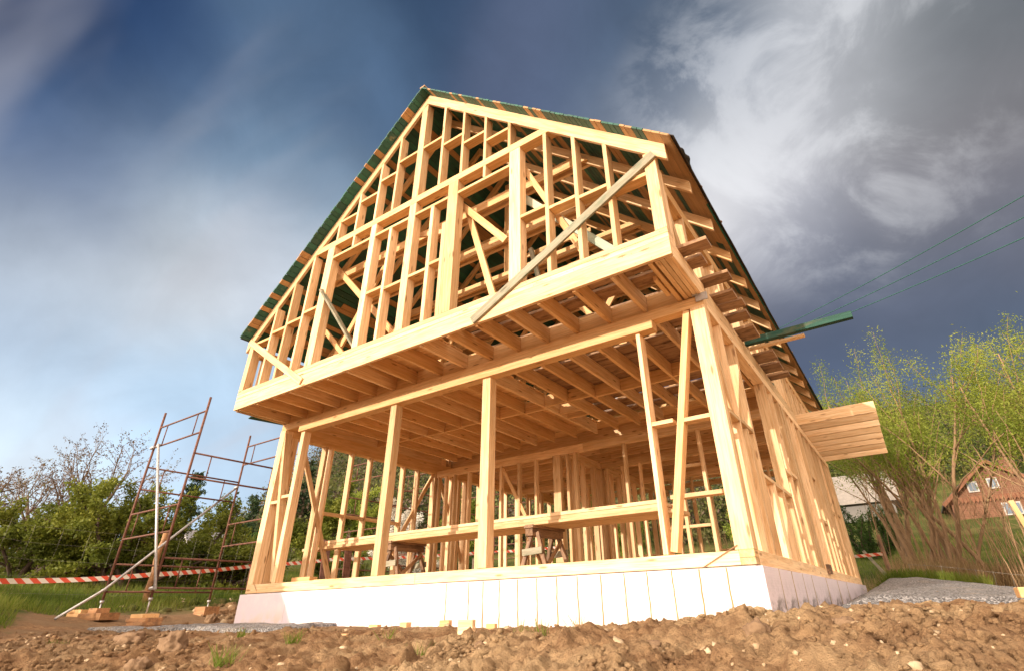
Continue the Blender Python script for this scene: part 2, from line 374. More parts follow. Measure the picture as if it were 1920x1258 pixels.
# ------------------------------------------------------------------ terrain
def ss(a, b, x):
    u = min(1, max(0, (x-a)/(b-a))); return u*u*(3-2*u)
CREST = [(-180, -.62), (-95, -.62), (-78, -.60), (-66, -.56), (-52, -.50), (-34, -.44), (-28, -.395), (-20, -.375), (-13, -.345), (-8, -.325), (-1, -.315), (5, -.345), (12, -.38), (60, -.5), (180, -.62)]
def crest(az):
    for (a, z0), (b, z1) in zip(CREST, CREST[1:]):
        if a <= az <= b: return z0+(z1-z0)*ss(a, b, az)
    return -.62
def fbm(x, y, s, o=3, g=.5):
    v = 0; a = 1
    for k in range(o):
        v += a*noise.noise((x*s, y*s, 3.7+k*11.3)); s *= 2.07; a *= g
    return v
def gh0(x, y):
    dx = max(-1.5-x, 0, x-19); dy = max(-9.5-y, 0, y-11.5); d = math.hypot(dx, dy)
    dd = min(d, 105)
    dd *= ss(-26, -3, y)
    az0 = math.degrees(math.atan2(x-CAM.x, y-CAM.y))
    if dd > 10: dd = 10+(dd-10)*(.22+.78*ss(-66, -54, az0))
    h = -.46+.1*dd+.002*dd*dd
    h += .05*min(max(0, y+1), 10)*ss(8.35, 8.95, x)*(1-.72*ss(9, 12, x))*(1-.5*ss(12, 18, y))
    if d > 30: h += (d-30)*.03*fbm(x, y, .02, 2)
    r = math.hypot(x-CAM.x, y-CAM.y)
    if r < 9:
        az = math.degrees(math.atan2(x-CAM.x, y-CAM.y)); zc = crest(az)
        if r < 3.5: g = -.78+(zc+.78)*ss(.2, 3.5, r) if r > .2 else -.78
        else: g = zc+(-.47-zc)*ss(3.4, 5.3, r)
        k = ss(6.0, 9.0, r)
        if x > 8.4 and y > -1: k = max(k, ss(3.5, 5.5, r))
        h = g*(1-k)+h*k
    # dug soil beside the scaffold, plus an unseen mound added to cast shade
    h += .22*ss(-.6, -3.5, x)*ss(-1.2, -2.6, y) if x > -40 and y > -14 and x < 0 else 0
    h += .16*math.exp(-(((x+3.2)/2.6)**2+((y-2.6)/1.3)**2))
    hp = math.exp(-(((x+SHADE_HEAP[0])/SHADE_HEAP[2])**2+((y+SHADE_HEAP[1])/SHADE_HEAP[2])**2)); h += SHADE_HEAP[3]*hp
    return h
SHADE_HEAP = (1.9, 7.9, 2.0, 2.7)  # out-of-view mound, added to shade the left end of the foam base
def gh(x, y):
    h = gh0(x, y); r = math.hypot(x-CAM.x, y-CAM.y)
    inside = -.3 < x < 8.5 and -.3 < y < 11
    if inside: return min(h, -.47)-.04
    rough = ss(1.0, 2.2, r)*(1-ss(9, 13, r)*.75)
    dfl = max(-.1-x, 0, x-8.3, -.1-y, y-10.7); rough *= .25+.75*ss(0, 1.2, dfl)
    if rough > .01 and r < 25:
        n = noise.noise((x*2.1, y*2.1, 0)); n2 = noise.noise((x*5.3, y*5.3, 4)); n3 = abs(noise.noise((x*11, y*11, 9)))
        n4 = noise.noise((x*27, y*27, 2)); n5 = noise.noise((x*61, y*61, 6))
        nearf = 1-ss(4, 9, r)
        rg1 = 1-abs(noise.noise((x*3.1, y*3.1, 7)))*2; rg2 = 1-abs(noise.noise((x*8.3, y*8.3, 17)))*2
        h += rough*(.040*n+.034*n2+.024*(n3-.2)-.030*rg1*abs(rg1)+nearf*(-.030*rg2+.028*n4+.015*n5))
    return h
def soil_mat():
    m, t, b = material('soil'); tc = t.new('ShaderNodeTexCoord'); P = tc.outputs['Object']
    sp = t.new('ShaderNodeSeparateXYZ'); t.link(P, sp.inputs[0]); X, Y = sp.outputs[0], sp.outputs[1]
    n1 = t.noise(P, 1.3, 6, .6); n2 = t.noise(P, 14, 8, .72); n3 = t.noise(P, 70, 5, .7); n0 = t.noise(P, .45, 3, .5)
    c = t.mix(t.smooth(n2, .35, .68), (.235, .13, .066), (.47, .29, .15))
    c = t.mix(t.smooth(n1, .4, .68, 0, .75), c, (.62, .44, .25))
    # the soil colour darkens towards the left of the site
    left_dark = t.smooth(X, 2.0, 8.0, .60, 0.)
    c = t.mix(t.math('MULTIPLY', left_dark, t.smooth(n1, .3, .6)), c, (.115, .066, .038))
    c = t.mix(t.smooth(n3, .60, .72, 0, .55), c, (.52, .39, .25))
    c = t.mix(t.smooth(n3, .40, .28, 0, .5), c, (.08, .045, .025))
    # gravelly strip at the foot of the wall
    # meadow
    dx = t.math('MAXIMUM', t.math('SUBTRACT', t.smooth(Y, -1.6, -2.8, -3.6, -1.2), X), t.math('MULTIPLY', t.math('SUBTRACT', Y, 11.3), 1.))
    g = t.smooth(t.math('ADD', dx, t.math('MULTIPLY', t.math('SUBTRACT', n1, .5), 2.6)), -.3, .5)
    near = t.smooth(t.math('ADD', Y, t.math('MULTIPLY', X, .6)), -7.5, -5.2)
    g = t.math('MULTIPLY', g, near)
    gc_ = t.mix(t.smooth(n2, .35, .65), (.050, .072, .016), (.105, .125, .028))
    gc_ = t.mix(t.smooth(n0, .45, .62, 0, .7), gc_, (.17, .15, .05))
    c = t.mix(g, c, gc_)
    t.link(c, b.inputs['Base Color']); b.inputs['Roughness'].default_value = .95; b.inputs['Specular IOR Level'].default_value = .15
    bump(t, b, t.math('ADD', n2, t.math('MULTIPLY', n3, .6)), 1.0, .05)
    return m
M_SOIL = soil_mat()
def ground():
    rs = []; r = .45
    while r < 16: rs.append(r); r *= 1.0105
    while r < 320: rs.append(r); r *= 1.045
    azs = []; a = -180.
    while a < 180: azs.append(a); a += .32 if -84 <= a <= 14 else 3.
    V = []
    for r in rs:
        for a in azs:
            x = CAM.x+r*math.sin(R(a)); y = CAM.y+r*math.cos(R(a)); V.append((x, y, gh(x, y)))
    n = len(azs); F = []
    for i in range(len(rs)-1):
        for k in range(n):
            F.append((i*n+k, i*n+(k+1) % n, (i+1)*n+(k+1) % n, (i+1)*n+k))
    V.append((CAM.x, CAM.y, -.8)); c = len(V)-1
    for k in range(n): F.append((c, (k+1) % n, k))
    me = bpy.data.meshes.new('ground'); me.from_pydata(V, [], F); me.update()
    bm = bmesh.new(); bm.from_mesh(me); bmesh.ops.recalc_face_normals(bm, faces=bm.faces)
    if bm.faces[10].normal.z < 0: bmesh.ops.reverse_faces(bm, faces=bm.faces)
    bm.to_mesh(me); bm.free(); smooth(me)
    return put('ground', me, M_SOIL)
tag(ground(), 'rough ochre building-site soil, darker at left', 'ground', kind='structure')

def sheet(name, fn_in, x0, x1, y0, y1, st, lift, mat, edge=.35):
    """sheet draped on the terrain where fn_in(x,y) > 0; sinks below the ground at its edge"""
    nx = int((x1-x0)/st)+1; ny = int((y1-y0)/st)+1; V = []; ok = []
    for j in range(ny):
        for i in range(nx):
            x = x0+i*st; y = y0+j*st; f = fn_in(x, y)
            V.append((x, y, gh0(x, y)+(lift if f > 0 else -.12)+.030*fbm(x, y, 3, 3))); ok.append(f > -edge)
    F = []
    for j in range(ny-1):
        for i in range(nx-1):
            q = (j*nx+i, j*nx+i+1, (j+1)*nx+i+1, (j+1)*nx+i)
            if all(ok[k] for k in q): F.append(q)
    me = bpy.data.meshes.new(name); me.from_pydata(V, [], F); me.update(); smooth(me)
    return put(name, me, mat)
def gravel_mat(name, a, c2, c3, sc_=55):
    m, t, b = material(name); tc = t.new('ShaderNodeTexCoord'); P = tc.outputs['Object']
    vo = t.new('ShaderNodeTexVoronoi'); t.link(P, vo.inputs['Vector']); vo.inputs['Scale'].default_value = sc_
    n = t.noise(P, 2, 5, .6)
    c = t.mix(t.smooth(vo.outputs['Color'], .1, .9), a, c2); c = t.mix(t.smooth(n, .5, .7, 0, .5), c, c3)
    t.link(c, b.inputs['Base Color']); b.inputs['Roughness'].default_value = .9
    bump(t, b, vo.outputs['Distance'], .9, .02); return m
M_GRAVEL = gravel_mat('gravel', (.10, .098, .10), (.34, .33, .33), (.36, .30, .23))
M_ROADG = gravel_mat('road_dirt', (.22, .19, .16), (.36, .32, .27), (.28, .23, .18), 25)
# gravel beside and in front of the foundation, and the lane behind it
def gr1(x, y): return min(x-8.55, 11.8+.2*math.sin(y)-x, y-1.6-.25*math.sin(x*2.1), 9.0+.3*math.sin(x*3)-y)
tag(sheet('gravel_bed', gr1, 8.4, 12.4, 1.0, 9.6, .1, .035, M_GRAVEL), 'grey gravel spread along the right side of the foundation', 'gravel', kind='structure')
def gr2(x, y): return min(x+1.1, 3.4+.4*math.sin(y*3)-x-.9*abs(y+.9)**1.2, -.02-y, y+1.75+.25*math.sin(x*2.7))
tag(sheet('gravel_strip', gr2, -1.4, 4., -2.3, .1, .08, .03, M_GRAVEL), 'grey gravel at the left foot of the foundation', 'gravel', kind='structure')
def rd(x, y): return .75-abs(y-10.6-.10*(x-9)+.12*math.sin(x*1.3))
tag(sheet('lane', rd, 8.6, 40, 8.5, 15, .25, .05, M_ROADG), 'pale unpaved lane crossing behind the gravel', 'road', kind='structure')

# clods
def clods(pale=False):
    rg = random.Random(6 if pale else 5); V = []; F = []
    ico = bmesh.new(); bmesh.ops.create_icosphere(ico, subdivisions=2, radius=1)
    iv = [v.co.copy() for v in ico.verts]; fi = [[v.index for v in f.verts] for f in ico.faces]; ico.free()
    def add(x, y, s):
        z = gh(x, y); b0 = len(V); sx, sy, sz = s*rg.uniform(.7, 1.3), s*rg.uniform(.7, 1.3), s*rg.uniform(.5, .95)
        rot = Matrix.Rotation(rg.uniform(0, 6.3), 3, 'Z') @ Matrix.Rotation(rg.uniform(-.6, .6), 3, 'X'); o = rg.uniform(0, 99)
        for v in iv:
            k = 1+.45*noise.noise((v.x*1.5+o, v.y*1.5, v.z*1.5))+.60*noise.noise((v.x*3.1+o, v.y*3.1, v.z*3.1))
            q = rot @ Vector((v.x*sx*k, v.y*sy*k, v.z*sz*k)); V.append((x+q.x, y+q.y, z+q.z-sz*.22))
        F.extend([[b0+i for i in f] for f in fi])
    n = 0
    while n < (1100 if pale else 10000):
        az = rg.uniform(-86, 14); r = 1.25*math.exp(rg.uniform(0, 2.15))
        x = CAM.x+r*math.sin(R(az)); y = CAM.y+r*math.cos(R(az))
        if (-.35 < x < 8.45 and y > -.3): continue
        dens = .28+1.3*noise.noise((x*1.3, y*1.3, 5))
        if az > -22: dens += .25-.3*ss(3, 5, r)
        if az < -62: dens += .3
        if -60 < az < -30: dens -= .35
        if rg.random() > (dens*.5+.3 if pale else dens): continue
        s = (.8 if pale else 1)*.0038*(1+rg.paretovariate(1.8)*.9)*(.6+.25*r); s = min(s, .028)
        add(x, y, s); n += 1
    k = 0
    while k < (0 if pale else 75):
        az = rg.uniform(-80, -36); r = rg.uniform(1.8, 3.7); x = CAM.x+r*math.sin(R(az)); y = CAM.y+r*math.cos(R(az))
        if noise.noise((x*1.3, y*1.3, 5)) < -.1: continue
        add(x, y, rg.uniform(.03, .085)); k += 1
    # turned lumps in the spoil heap beside the scaffold
    for k in range(90 if pale else 420):
        x = -3.2+rg.gauss(0, 1.7); y = 2.4+rg.gauss(0, .9)
        if x > -.6: continue
        add(x, y, min(.14, .03+rg.paretovariate(2.2)*.025))
    me = bpy.data.meshes.new('clods'); me.from_pydata(V, [], F); me.update(); smooth(me)
    m, t, b = material('clod_earth'); tc = t.new('ShaderNodeTexCoord'); P = tc.outputs['Object']
    sp = t.new('ShaderNodeSeparateXYZ'); t.link(P, sp.inputs[0])
    n1 = t.noise(P, 3.5, 4, .6); n2 = t.noise(P, 45, 6, .7)
    c = t.mix(t.smooth(n1, .36, .64), (.19, .115, .06), (.40, .27, .15)); c = t.mix(t.smooth(n2, .4, .7, 0, .5), c, (.48, .33, .18))
    c = t.mix(t.smooth(sp.outputs[0], 1., 7., .65, 0.), c, (.17, .10, .058))
    t.link(c, b.inputs['Base Color']); b.inputs['Roughness'].default_value = .95; bump(t, b, n2, .9, .012)
    if pale:
        tag(put('pale_stones', me, M_CLODP[0]), 'small pale stones and dry crumbs strewn over the soil', 'stones', kind='stuff'); return
    M_CLODP.append(m)
    o = put('soil_clods', me, M_SOIL)
    tag(o, 'crumbly clods of dry earth scattered over the site soil', 'clods', kind='stuff')
    return m
M_CLODP = []
M_CLOD = clods()
mp, t, b = material('pale_stone'); tc = t.new('ShaderNodeTexCoord'); n_ = t.noise(tc.outputs['Object'], 9, 5, .65)
t.link(t.mix(t.smooth(n_, .35, .65), (.34, .23, .13), (.60, .47, .31)), b.inputs['Base Color']); b.inputs['Roughness'].default_value = .95
bump(t, b, t.noise(tc.outputs['Object'], 60, 5, .7), .8, .008)
M_CLODP[0] = mp; clods(True)
def boulder(name, x, y, s, label, cat, group=None, squash=(1, .8, .7), seed=1, mat=None):
    bm = bmesh.new(); bmesh.ops.create_icosphere(bm, subdivisions=4, radius=1)
    for v in bm.verts:
        c = v.co; o = seed*7.3
        k = 1+.38*noise.noise((c.x*1.1+o, c.y*1.1, c.z*1.1))+.34*noise.noise((c.x*2.7+o, c.y*2.7, c.z*2.7))+.20*abs(noise.noise((c.x*6+o, c.y*6, c.z*6)))+.12*noise.noise((c.x*13+o, c.y*13, c.z*13))
        v.co = Vector((c.x*squash[0], c.y*squash[1], c.z*squash[2]))*k*s*.62
    me = bpy.data.meshes.new(name); bm.to_mesh(me); bm.free(); smooth(me)
    o = put(name, me, mat or M_CLOD, None, Matrix.Translation((x, y, gh(x, y)+s*squash[2]*.12)))
    return tag(o, label, cat, group)

# ------------------------------------------------------------------ the timber house
WD, LN = 8.24, 10.64
H = empty('timber_house_frame', (WD/2, LN/2, -.46), 'unfinished two-storey timber house frame with green boarded gable roof on a foam-clad base', 'house')
P, PA = M_PINE, M_PINE2

# foundation
F0 = bx('foundation', 0.02, WD-.02, .02, LN-.02, -.62, -.004, M_CONC, H)
seams = [-.04, .62, 1.25, 1.88, 2.45, 3.05, 3.62, 4.20, 4.66, 4.93, 5.22, 5.53, 5.83, 6.10, 6.42, 6.70, 6.99, 7.26, 7.54, 7.79, 8.06, WD+.05]
seams = [-.05, 1.25, 2.5, 3.75, 4.52, 4.88, 5.10, 5.34, 5.60, 5.86, 6.12, 6.38, 6.66, 6.93, 7.18, 7.44, 7.71, 7.97, WD+.05]
for i, (a, b_) in enumerate(zip(seams, seams[1:])):
    o = bx('foam_panel', a+.003, b_-.003, -.055-rnd.uniform(0, .003), .019, -.64, -.012-rnd.uniform(0, .006), M_FOAM, F0, axis=(1, 0, 0))
for a, b_ in zip(seams[3:], seams[4:]):
    if b_ < WD:
        pts = [(b_+rnd.uniform(-.004, .004), -.054-rnd.uniform(0, .004), -.62+k*.05) for k in range(13)]
        tube('joint_foam', pts, .0075, M_JOINT, F0, 6)
sy = [-.055, .62, 1.28, 1.95, 2.6, 3.9, 5.2, 6.5, 7.8, 9.1, LN+.05]
for a, b_ in zip(sy, sy[1:]):
    bx('foam_panel', WD-.019, WD+.054+rnd.uniform(0, .003), max(a+.003, -.053), b_-.003, -.64, -.014-rnd.uniform(0, .006), M_FOAMS, F0, axis=(0, 1, 0))
    if b_ < 7: tube('joint_foam', [(WD+.055, b_+rnd.uniform(-.004, .004), -.62+k*.05) for k in range(13)], .005, M_JOINT, F0, 6)
for a, b_ in zip(sy, sy[1:]):
    bx('foam_panel', -.054-rnd.uniform(0, .003), .019, max(a+.003, .022), b_-.003, -.64, -.014, M_FOAM, F0, axis=(0, 1, 0))
bx('ground_floor', .163, WD-.163, .163, LN-.163, .0, .06, M_PINE, H, axis=(1, 0, 0))

SB = 'sill_beam'
bx(SB, 0, 3.9, 0, .16, 0, .128, P, H); bx(SB, 3.902, 8.1, 0.001, .16, 0.001, .126, P, H)
bx(SB, 8.1, WD, 0, .16, .062, .129, PA, H); bx(SB, 8.1, WD, 0.001, .159, 0, .061, P, H)
bx(SB, WD-.16, WD, .163, LN, 0, .13, P, H); bx(SB, 0, .16, .163, LN, 0, .13, P, H); bx(SB, .162, WD-.162, LN-.16, LN, 0, .13, P, H)
# nails/splinter on the sill
bar('splinter', (7.75, -.012, .0), (8.1, -.016, .17), .010, .008, M_PLANK, H)
bar('splinter', (.33, -.01, .03), (.20, -.01, .16), .008, .008, M_PLANK, H)

def vpost(name, x0, x1, y0, y1, z0, z1, mat=P, label=None, zb=None):
    """upright; zb = top height at x1 when the head is cut to a slope"""
    zb = z1 if zb is None else zb
    v = [(x0,y0,z0),(x1,y0,z0),(x1,y1,z0),(x0,y1,z0),(x0,y0,z1),(x1,y0,zb),(x1,y1,zb),(x0,y1,z1)]
    return hexa(name, v, mat, H, (0, 0, 1), .003, label)
ZT, ZP = 2.62, 2.75
# front wall
vpost('corner_post', 0, .16, 0, .16, .13, ZP)
vpost('stud', .105, .155, .17, .31, .13, ZP)
vpost('stud', .68, .78, .0, .14, .13, ZT)
bar('brace', (.115, .075, 2.72), (.66, .075, .15), .075, .13, P, H)
bx('noggin', .162, .36, .01, .12, 1.40, 1.45, P, H); bx('noggin', .45, .678, .01, .12, 1.47, 1.52, P, H)
vpost('post', 3.04, 3.17, .0, .14, .13, ZT); vpost('post', 4.95, 5.09, .0, .14, .13, ZT)
vpost('stud', 7.36, 7.41, 0, .16, .13, ZT)
bar('brace', (8.02, .07, 2.74), (7.47, .07, .15), .075, .13, PA, H)
vpost('corner_post', 8.07, WD, 0, .10, .13, ZP); vpost('corner_post', 8.075, WD-.002, .103, .20, .13, ZP, PA)
bx('noggin', 7.412, 7.66, .01, .14, 1.45, 1.495, P, H); bx('noggin', 7.73, 8.07, .01, .14, 1.43, 1.475, P, H)
bx('header', .64, 7.60, -.045, .115, ZT, 2.748, PA, H)
bx('top_plate', 0, 4.1, 0.012, .16, 2.752, 2.885, PA, H); bx('top_plate', 4.104, WD, 0.012, .16, 2.752, 2.885, PA, H)
bx('header', 7.62, WD, .012, .15, 2.71, 2.75, PA, H) if False else None

# right side wall
XR0, XR1 = WD-.16, WD
for y in (.62, 3.03, 3.55, 4.12, 4.60, 5.06, 5.52, 6.1, 6.72, 7.3, 7.9, 8.32, 8.78, 9.35, 9.92, 10.3):
    vpost('stud', XR0, XR1, y, y+.05, .13, ZP)
vpost('stud', XR0, XR1, 1.27, 1.32, .13, ZP); vpost('stud', XR0+.002, XR1-.002, .94, .99, .13, 1.5)
vpost('post', XR0, XR1, 4.34, 4.50, .13, ZP); vpost('post', XR0, XR1, LN-.16, LN, .13, ZP)
for y in (1.86, 2.42): vpost('cripple_stud', XR0, XR1, y, y+.05, .13, 1.0)
bx('window_sill', XR0, XR1, 1.325, 3.028, 1.0, 1.05, P, H)
bx('noggin', XR0, XR1, .205, .618, 1.50, 1.55, P, H); bx('noggin', XR0, XR1, .672, 1.268, 1.52, 1.57, P, H)
bx('noggin', XR0, XR1, 3.082, 3.548, 1.38, 1.43, P, H); bx('noggin', XR0, XR1, 3.602, 4.118, 1.42, 1.47, P, H)
for a, b_, z in ((6.152, 6.718, 1.82), (6.152, 6.718, .98), (8.37, 8.778, 1.38), (9.4, 9.918, 1.45)): bx('noggin', XR0, XR1, a, b_, z, z+.05, P, H)
bar('brace', (8.15, .22, 2.70), (8.15, 1.24, .2), .10, .09, P, H, side=(1, 0, 0))
bar('brace', (8.14, 10.4, 2.70), (8.14, 8.4, .2), .10, .07, P, H, side=(1, 0, 0))
bar('brace', (8.12, 4.3, .9), (8.12, 3.1, 2.70), .10, .07, P, H, side=(1, 0, 0))
bx('top_plate', XR0, XR1, .163, LN, 2.752, 2.885, P, H)
bx('wood_block', WD+.001, WD+.05, 4.75, 5.02, .06, .20, M_OLD, H)

# left side wall
for y in (.95, 1.1, 1.62, 2.12, 2.62, 3.1, 3.56, 4.75, 5.3, 5.9, 6.5, 7.1, 7.7, 8.3, 8.9, 9.5, 10.1):
    vpost('stud', 0, .14, y, y+.05, .13, ZT+.02)
vpost('post', 0, .14, 4.12, 4.28, .13, ZT+.02); vpost('post', 0, .14, 5.0, 5.1, .13, ZT+.02)
bx('top_plate', 0, .16, .163, 5.4, 2.642, 2.885, PA, H); bx('top_plate', 0, .16, 5.404, LN, 2.642, 2.885, PA, H)
bar('brace', (.10, .40, 2.66), (.10, 1.55, .16), .09, .05, P, H, side=(1, 0, 0))
bar('brace', (.06, 4.15, 2.66), (.06, 2.66, .2), .09, .05, P, H, side=(1, 0, 0))
bar('brace', (.06, 4.32, 2.66), (.06, 5.6, .2), .10, .05, P, H, side=(1, 0, 0))
for a, b_ in ((1.152, 1.618), (1.672, 2.118), (2.172, 2.618), (2.672, 3.098)): bx('noggin', .01, .13, a, b_, 1.36, 1.41, P, H)

# partition at y = 4.2 and its beam
bx('partition_beam', .162, 4.3, 4.15, 4.29, 2.55, 2.70, P, H); bx('partition_beam', 4.303, 8.078, 4.15, 4.29, 2.55, 2.70, P, H)
for x in (.18, .42, .70, 1.15, 2.1, 2.6, 3.05, 3.86, 4.05, 5.18, 6.7): vpost('stud', x, x+.06, 4.17, 4.27, .07, 2.548)
vpost('post', 3.54, 3.72, 4.16, 4.28, .07, 2.548)
vpost('cripple_stud', 6.25, 6.31, 4.17, 4.27, .07, 1.95); bx('noggin', 6.31, 6.698, 4.18, 4.26, 1.90, 1.95, P, H); bx('noggin', 6.762, 8.07, 4.18, 4.26, 1.35, 1.40, P, H)
bx('noggin', 5.9, 6.69, 4.18, 4.26, .86, .91, P, H)
bar('brace', (2.16, 4.22, 2.5), (2.9, 4.22, 1.2), .08, .05, PA, H)
# spine wall running back
bx('partition_beam', 3.66, 3.80, 4.293, 7.4, 2.55, 2.70, P, H); bx('partition_beam', 3.66, 3.80, 7.404, LN-.17, 2.55, 2.70, P, H)
for y in (4.7, 5.1, 5.62, 6.1, 6.55, 7.0, 7.35, 7.95, 8.5, 9.1, 9.7, 10.2): vpost('stud', 3.67, 3.79, y, y+.06, .07, 2.548)
vpost('post', 3.66, 3.80, 5.90, 6.05, .07, 2.548)
bx('partition_beam', 3.803, 8.078, 5.95, 6.07, 2.56, 2.70, P, H)
for x in (3.9, 4.3, 4.75, 6.9, 7.35, 7.8): vpost('stud', x, x+.05, 5.96, 6.06, .07, 2.558)
for x in (.6, 1.1, 1.6, 2.1, 2.6, 3.1): vpost('stud', x, x+.05, 7.4, 7.5, .07, 2.558)
bx('partition_beam', .163, 3.658, 7.38, 7.52, 2.56, 2.70, P, H)
for x in (4.2, 4.7, 5.2, 6.6, 7.1, 7.6): vpost('stud', x, x+.05, 8.2, 8.3, .07, 2.558)
bx('partition_beam', 3.803, 8.078, 8.18, 8.32, 2.56, 2.70, P, H)
# back wall
for x in (.0, .55, 1.1, 1.65, 3.3, 3.9, 4.45, 5.0, 6.6, 7.15, 7.7): vpost('stud', x+.01, x+.06, LN-.15, LN-.01, .13, ZP)
bx('noggin', 1.712, 3.298, LN-.14, LN-.02, .95, 1.0, P, H); bx('noggin', 5.06, 6.6, LN-.14, LN-.02, .95, 1.0, P, H)
bx('top_plate', .162, WD-.162, LN-.16, LN, 2.752, 2.885, P, H)

# floor joists, cantilevered over the front wall
ZJ0, ZJ1 = 2.89, 3.115
jx = [.13, .66, 1.135, 1.61, 2.09, 2.575, 3.04, 3.52, 4.08, 4.58, 5.08, 5.575, 6.065, 6.54, 7.03, 7.52, 7.975]
for i, x in enumerate(jx):
    bx('floor_joist', x-.025, x+.025, -.925, 4.30, ZJ0, ZJ1, PA if i % 3 else P, H)
bx('floor_joist', .0, .05, -.925, 4.3, ZJ0, ZJ1, P, H)
for x in (8.055, 8.112, 8.17): bx('floor_joist', x-.026, x+.026, -.925, .12, ZJ0+.004, ZJ1, P, H)
bx('rim_joist', 8.198, WD, -.925, .2, ZJ0, 3.118, P, H)
bx('noggin', 7.88, 7.93, -.60, -.18, ZJ0-.004, ZJ0+.06, PA, H)
for a, b_ in zip(jx, jx[1:]):
    bx('joist_blocking', a+.027, b_-.027, .035, .08, ZJ0+.002, ZJ1-.004, PA, H)
    yb = 2.26+rnd.choice((-.05, 0, .05))
    bx('joist_blocking', a+.027, b_-.027, yb, yb+.05, ZJ0+.003, ZJ1-.004, PA, H)
for a, b_, y in ((4.605, 5.053, 2.75), (4.605, 5.053, 3.05)): bx('joist_blocking', a, b_, y, y+.05, ZJ0+.003, ZJ1-.03, PA, H)
# rim of the overhang: three stacked timbers
bx('rim_joist', 0, 5.62, -.975, -.928, 2.900, 3.118, P, H); bx('rim_joist', 5.624, WD, -.975, -.928, 2.902, 3.118, P, H)
bx('bottom_plate', 0, 3.0, -.976, -.815, 3.121, 3.185, P, H); bx('bottom_plate', 3.003, WD, -.974, -.815, 3.121, 3.185, P, H)
bx('bottom_plate', 0, WD, -.9755, -.817, 3.188, 3.252, P, H)
# joists of the back half run across and carry on to the porch
yj = [4.75, 5.28, 5.8, 6.40, 6.95, 7.5, 8.05, 8.60, 9.15, 9.70, 10.3]
for y in yj:
    out = y > 6.3
    bx('floor_joist', .03, 4.2, y+.004, y+.054, ZJ0, ZJ1, P, H)
    bx('porch_joist' if out else 'floor_joist', 3.9, 9.66+rnd.uniform(-.008, .008) if out else 8.2, y-.055, y-.002, ZJ0, ZJ1, P, H)
for y in yj[:3]: pass
bx('rim_joist', 8.185, 8.235, 2.0, 6.3, ZJ0, ZJ1-.02, P, H); bx('rim_joist', 8.185, 8.235, .21, 1.99, ZJ0, ZJ1-.02, P, H)
bx('rim_joist', 0.0, .045, 4.31, LN, ZJ0, ZJ1-.02, P, H)
# attic floor: tight boards at left and at the back
y = -.90; i = 0
while y < LN-.2:
    w = rnd.uniform(.14, .19)
    x1 = 4.63+rnd.uniform(-.03, .03) if y < 4.2 else 8.15
    if -.1 < y < 2.4 and rnd.random() < .08: x1 -= .9
    bx('attic_floor_board', .06, x1, y, y+w-.006, ZJ1+.003, ZJ1+.028, PA, H); y += w

# gable wall
ZB = 3.254
XC, ZA = 4.19, 8.10
def ro(x): return ZA-.935*abs(x-XC)          # underside of the front rafters
G0, G1 = -.975, -.82
def gs(name, x0, x1, z0, z1=None, mat=P, y0=G0, y1=G1):
    if z1 is None: vpost(name, x0, x1, y0, y1, z0, ro(x0)-.002, mat, None, ro(x1)-.002)
    else: vpost(name, x0, x1, y0, y1, z0, z1, mat)
ZTB, ZTT = 5.65, 5.78
def xat(z): return (ZA-z)/.935
bx('tie_beam', XC-xat(ZTB)+.02, 4.07, G0+.001, G1, ZTB, ZTT, PA, H, ); bx('tie_beam', 4.07, 6.92, G0-.001, G1, ZTB, ZTT, PA, H)
for x0, x1 in ((1.92, 2.11), (3.11, 3.24), (4.92, 5.12), (6.12, 6.31)): gs('post', x0, x1, ZB, ZTB-.002)
gs('post', 4.05, 4.20, ZB, ZTB-.002)
gs('post', 4.07, 4.21, ZTT+.002, None)
for x in (4.66, 5.13, 5.61, 6.09): gs('stud', x, x+.05, ZTT+.002)
for x in (3.56, 3.11, 2.60, 2.10): gs('stud', x, x+.05, ZTT+.002)
gs('cripple_stud', 5.62, 5.67, 5.412, ZTB-.002); gs('cripple_stud', 2.62, 2.67, 5.412, ZTB-.002)
for x in (6.71, 7.16, 7.60): gs('stud', x, x+.055, ZB)
for x in (1.50, 1.04, .60): gs('stud', x, x+.055, ZB)
gs('stud', 4.56, 4.63, ZB, 5.358); gs('stud', 3.605, 3.665, ZB, 5.358); gs('stud', 4.84, 4.915, ZB, 4.9)
gs('post', 0, .13, ZB, 4.17); gs('post', 8.105, WD, ZB, 4.40, P, G0, -.86)
vpost('post', 8.112, WD-.002, -.857, -.78, ZB, 4.2)
for x0, x1 in ((2.112, 3.108), (3.242, 4.048), (4.202, 4.918), (5.122, 6.118)): bx('window_header', x0, x1, G0+.004, G1, 5.36, 5.41, PA, H)
def nog(x0, x1, z): bx('noggin', x0, x1, G0+.003, G1, z, z+.05, PA, H)
for x0, x1, z in ((4.212, 4.658, 6.89), (4.712, 5.128, 6.66), (5.182, 5.608, 6.41), (5.662, 6.088, 6.17), (3.612, 4.068, 6.89), (3.162, 3.558, 6.67), (2.652, 3.108, 6.42), (2.16, 2.598, 6.18),
                  (6.312, 6.708, 4.30), (6.767, 7.158, 4.23), (7.217, 7.598, 4.18), (7.657, 8.103, 4.08), (4.202, 4.558, 4.14), (4.632, 4.918, 4.20), (3.242, 3.603, 4.18), (3.667, 4.048, 4.12),
                  (1.557, 1.918, 4.38), (1.097, 1.498, 4.30), (.657, 1.038, 4.25), (.135, .598, 4.16)): nog(x0, x1, z)
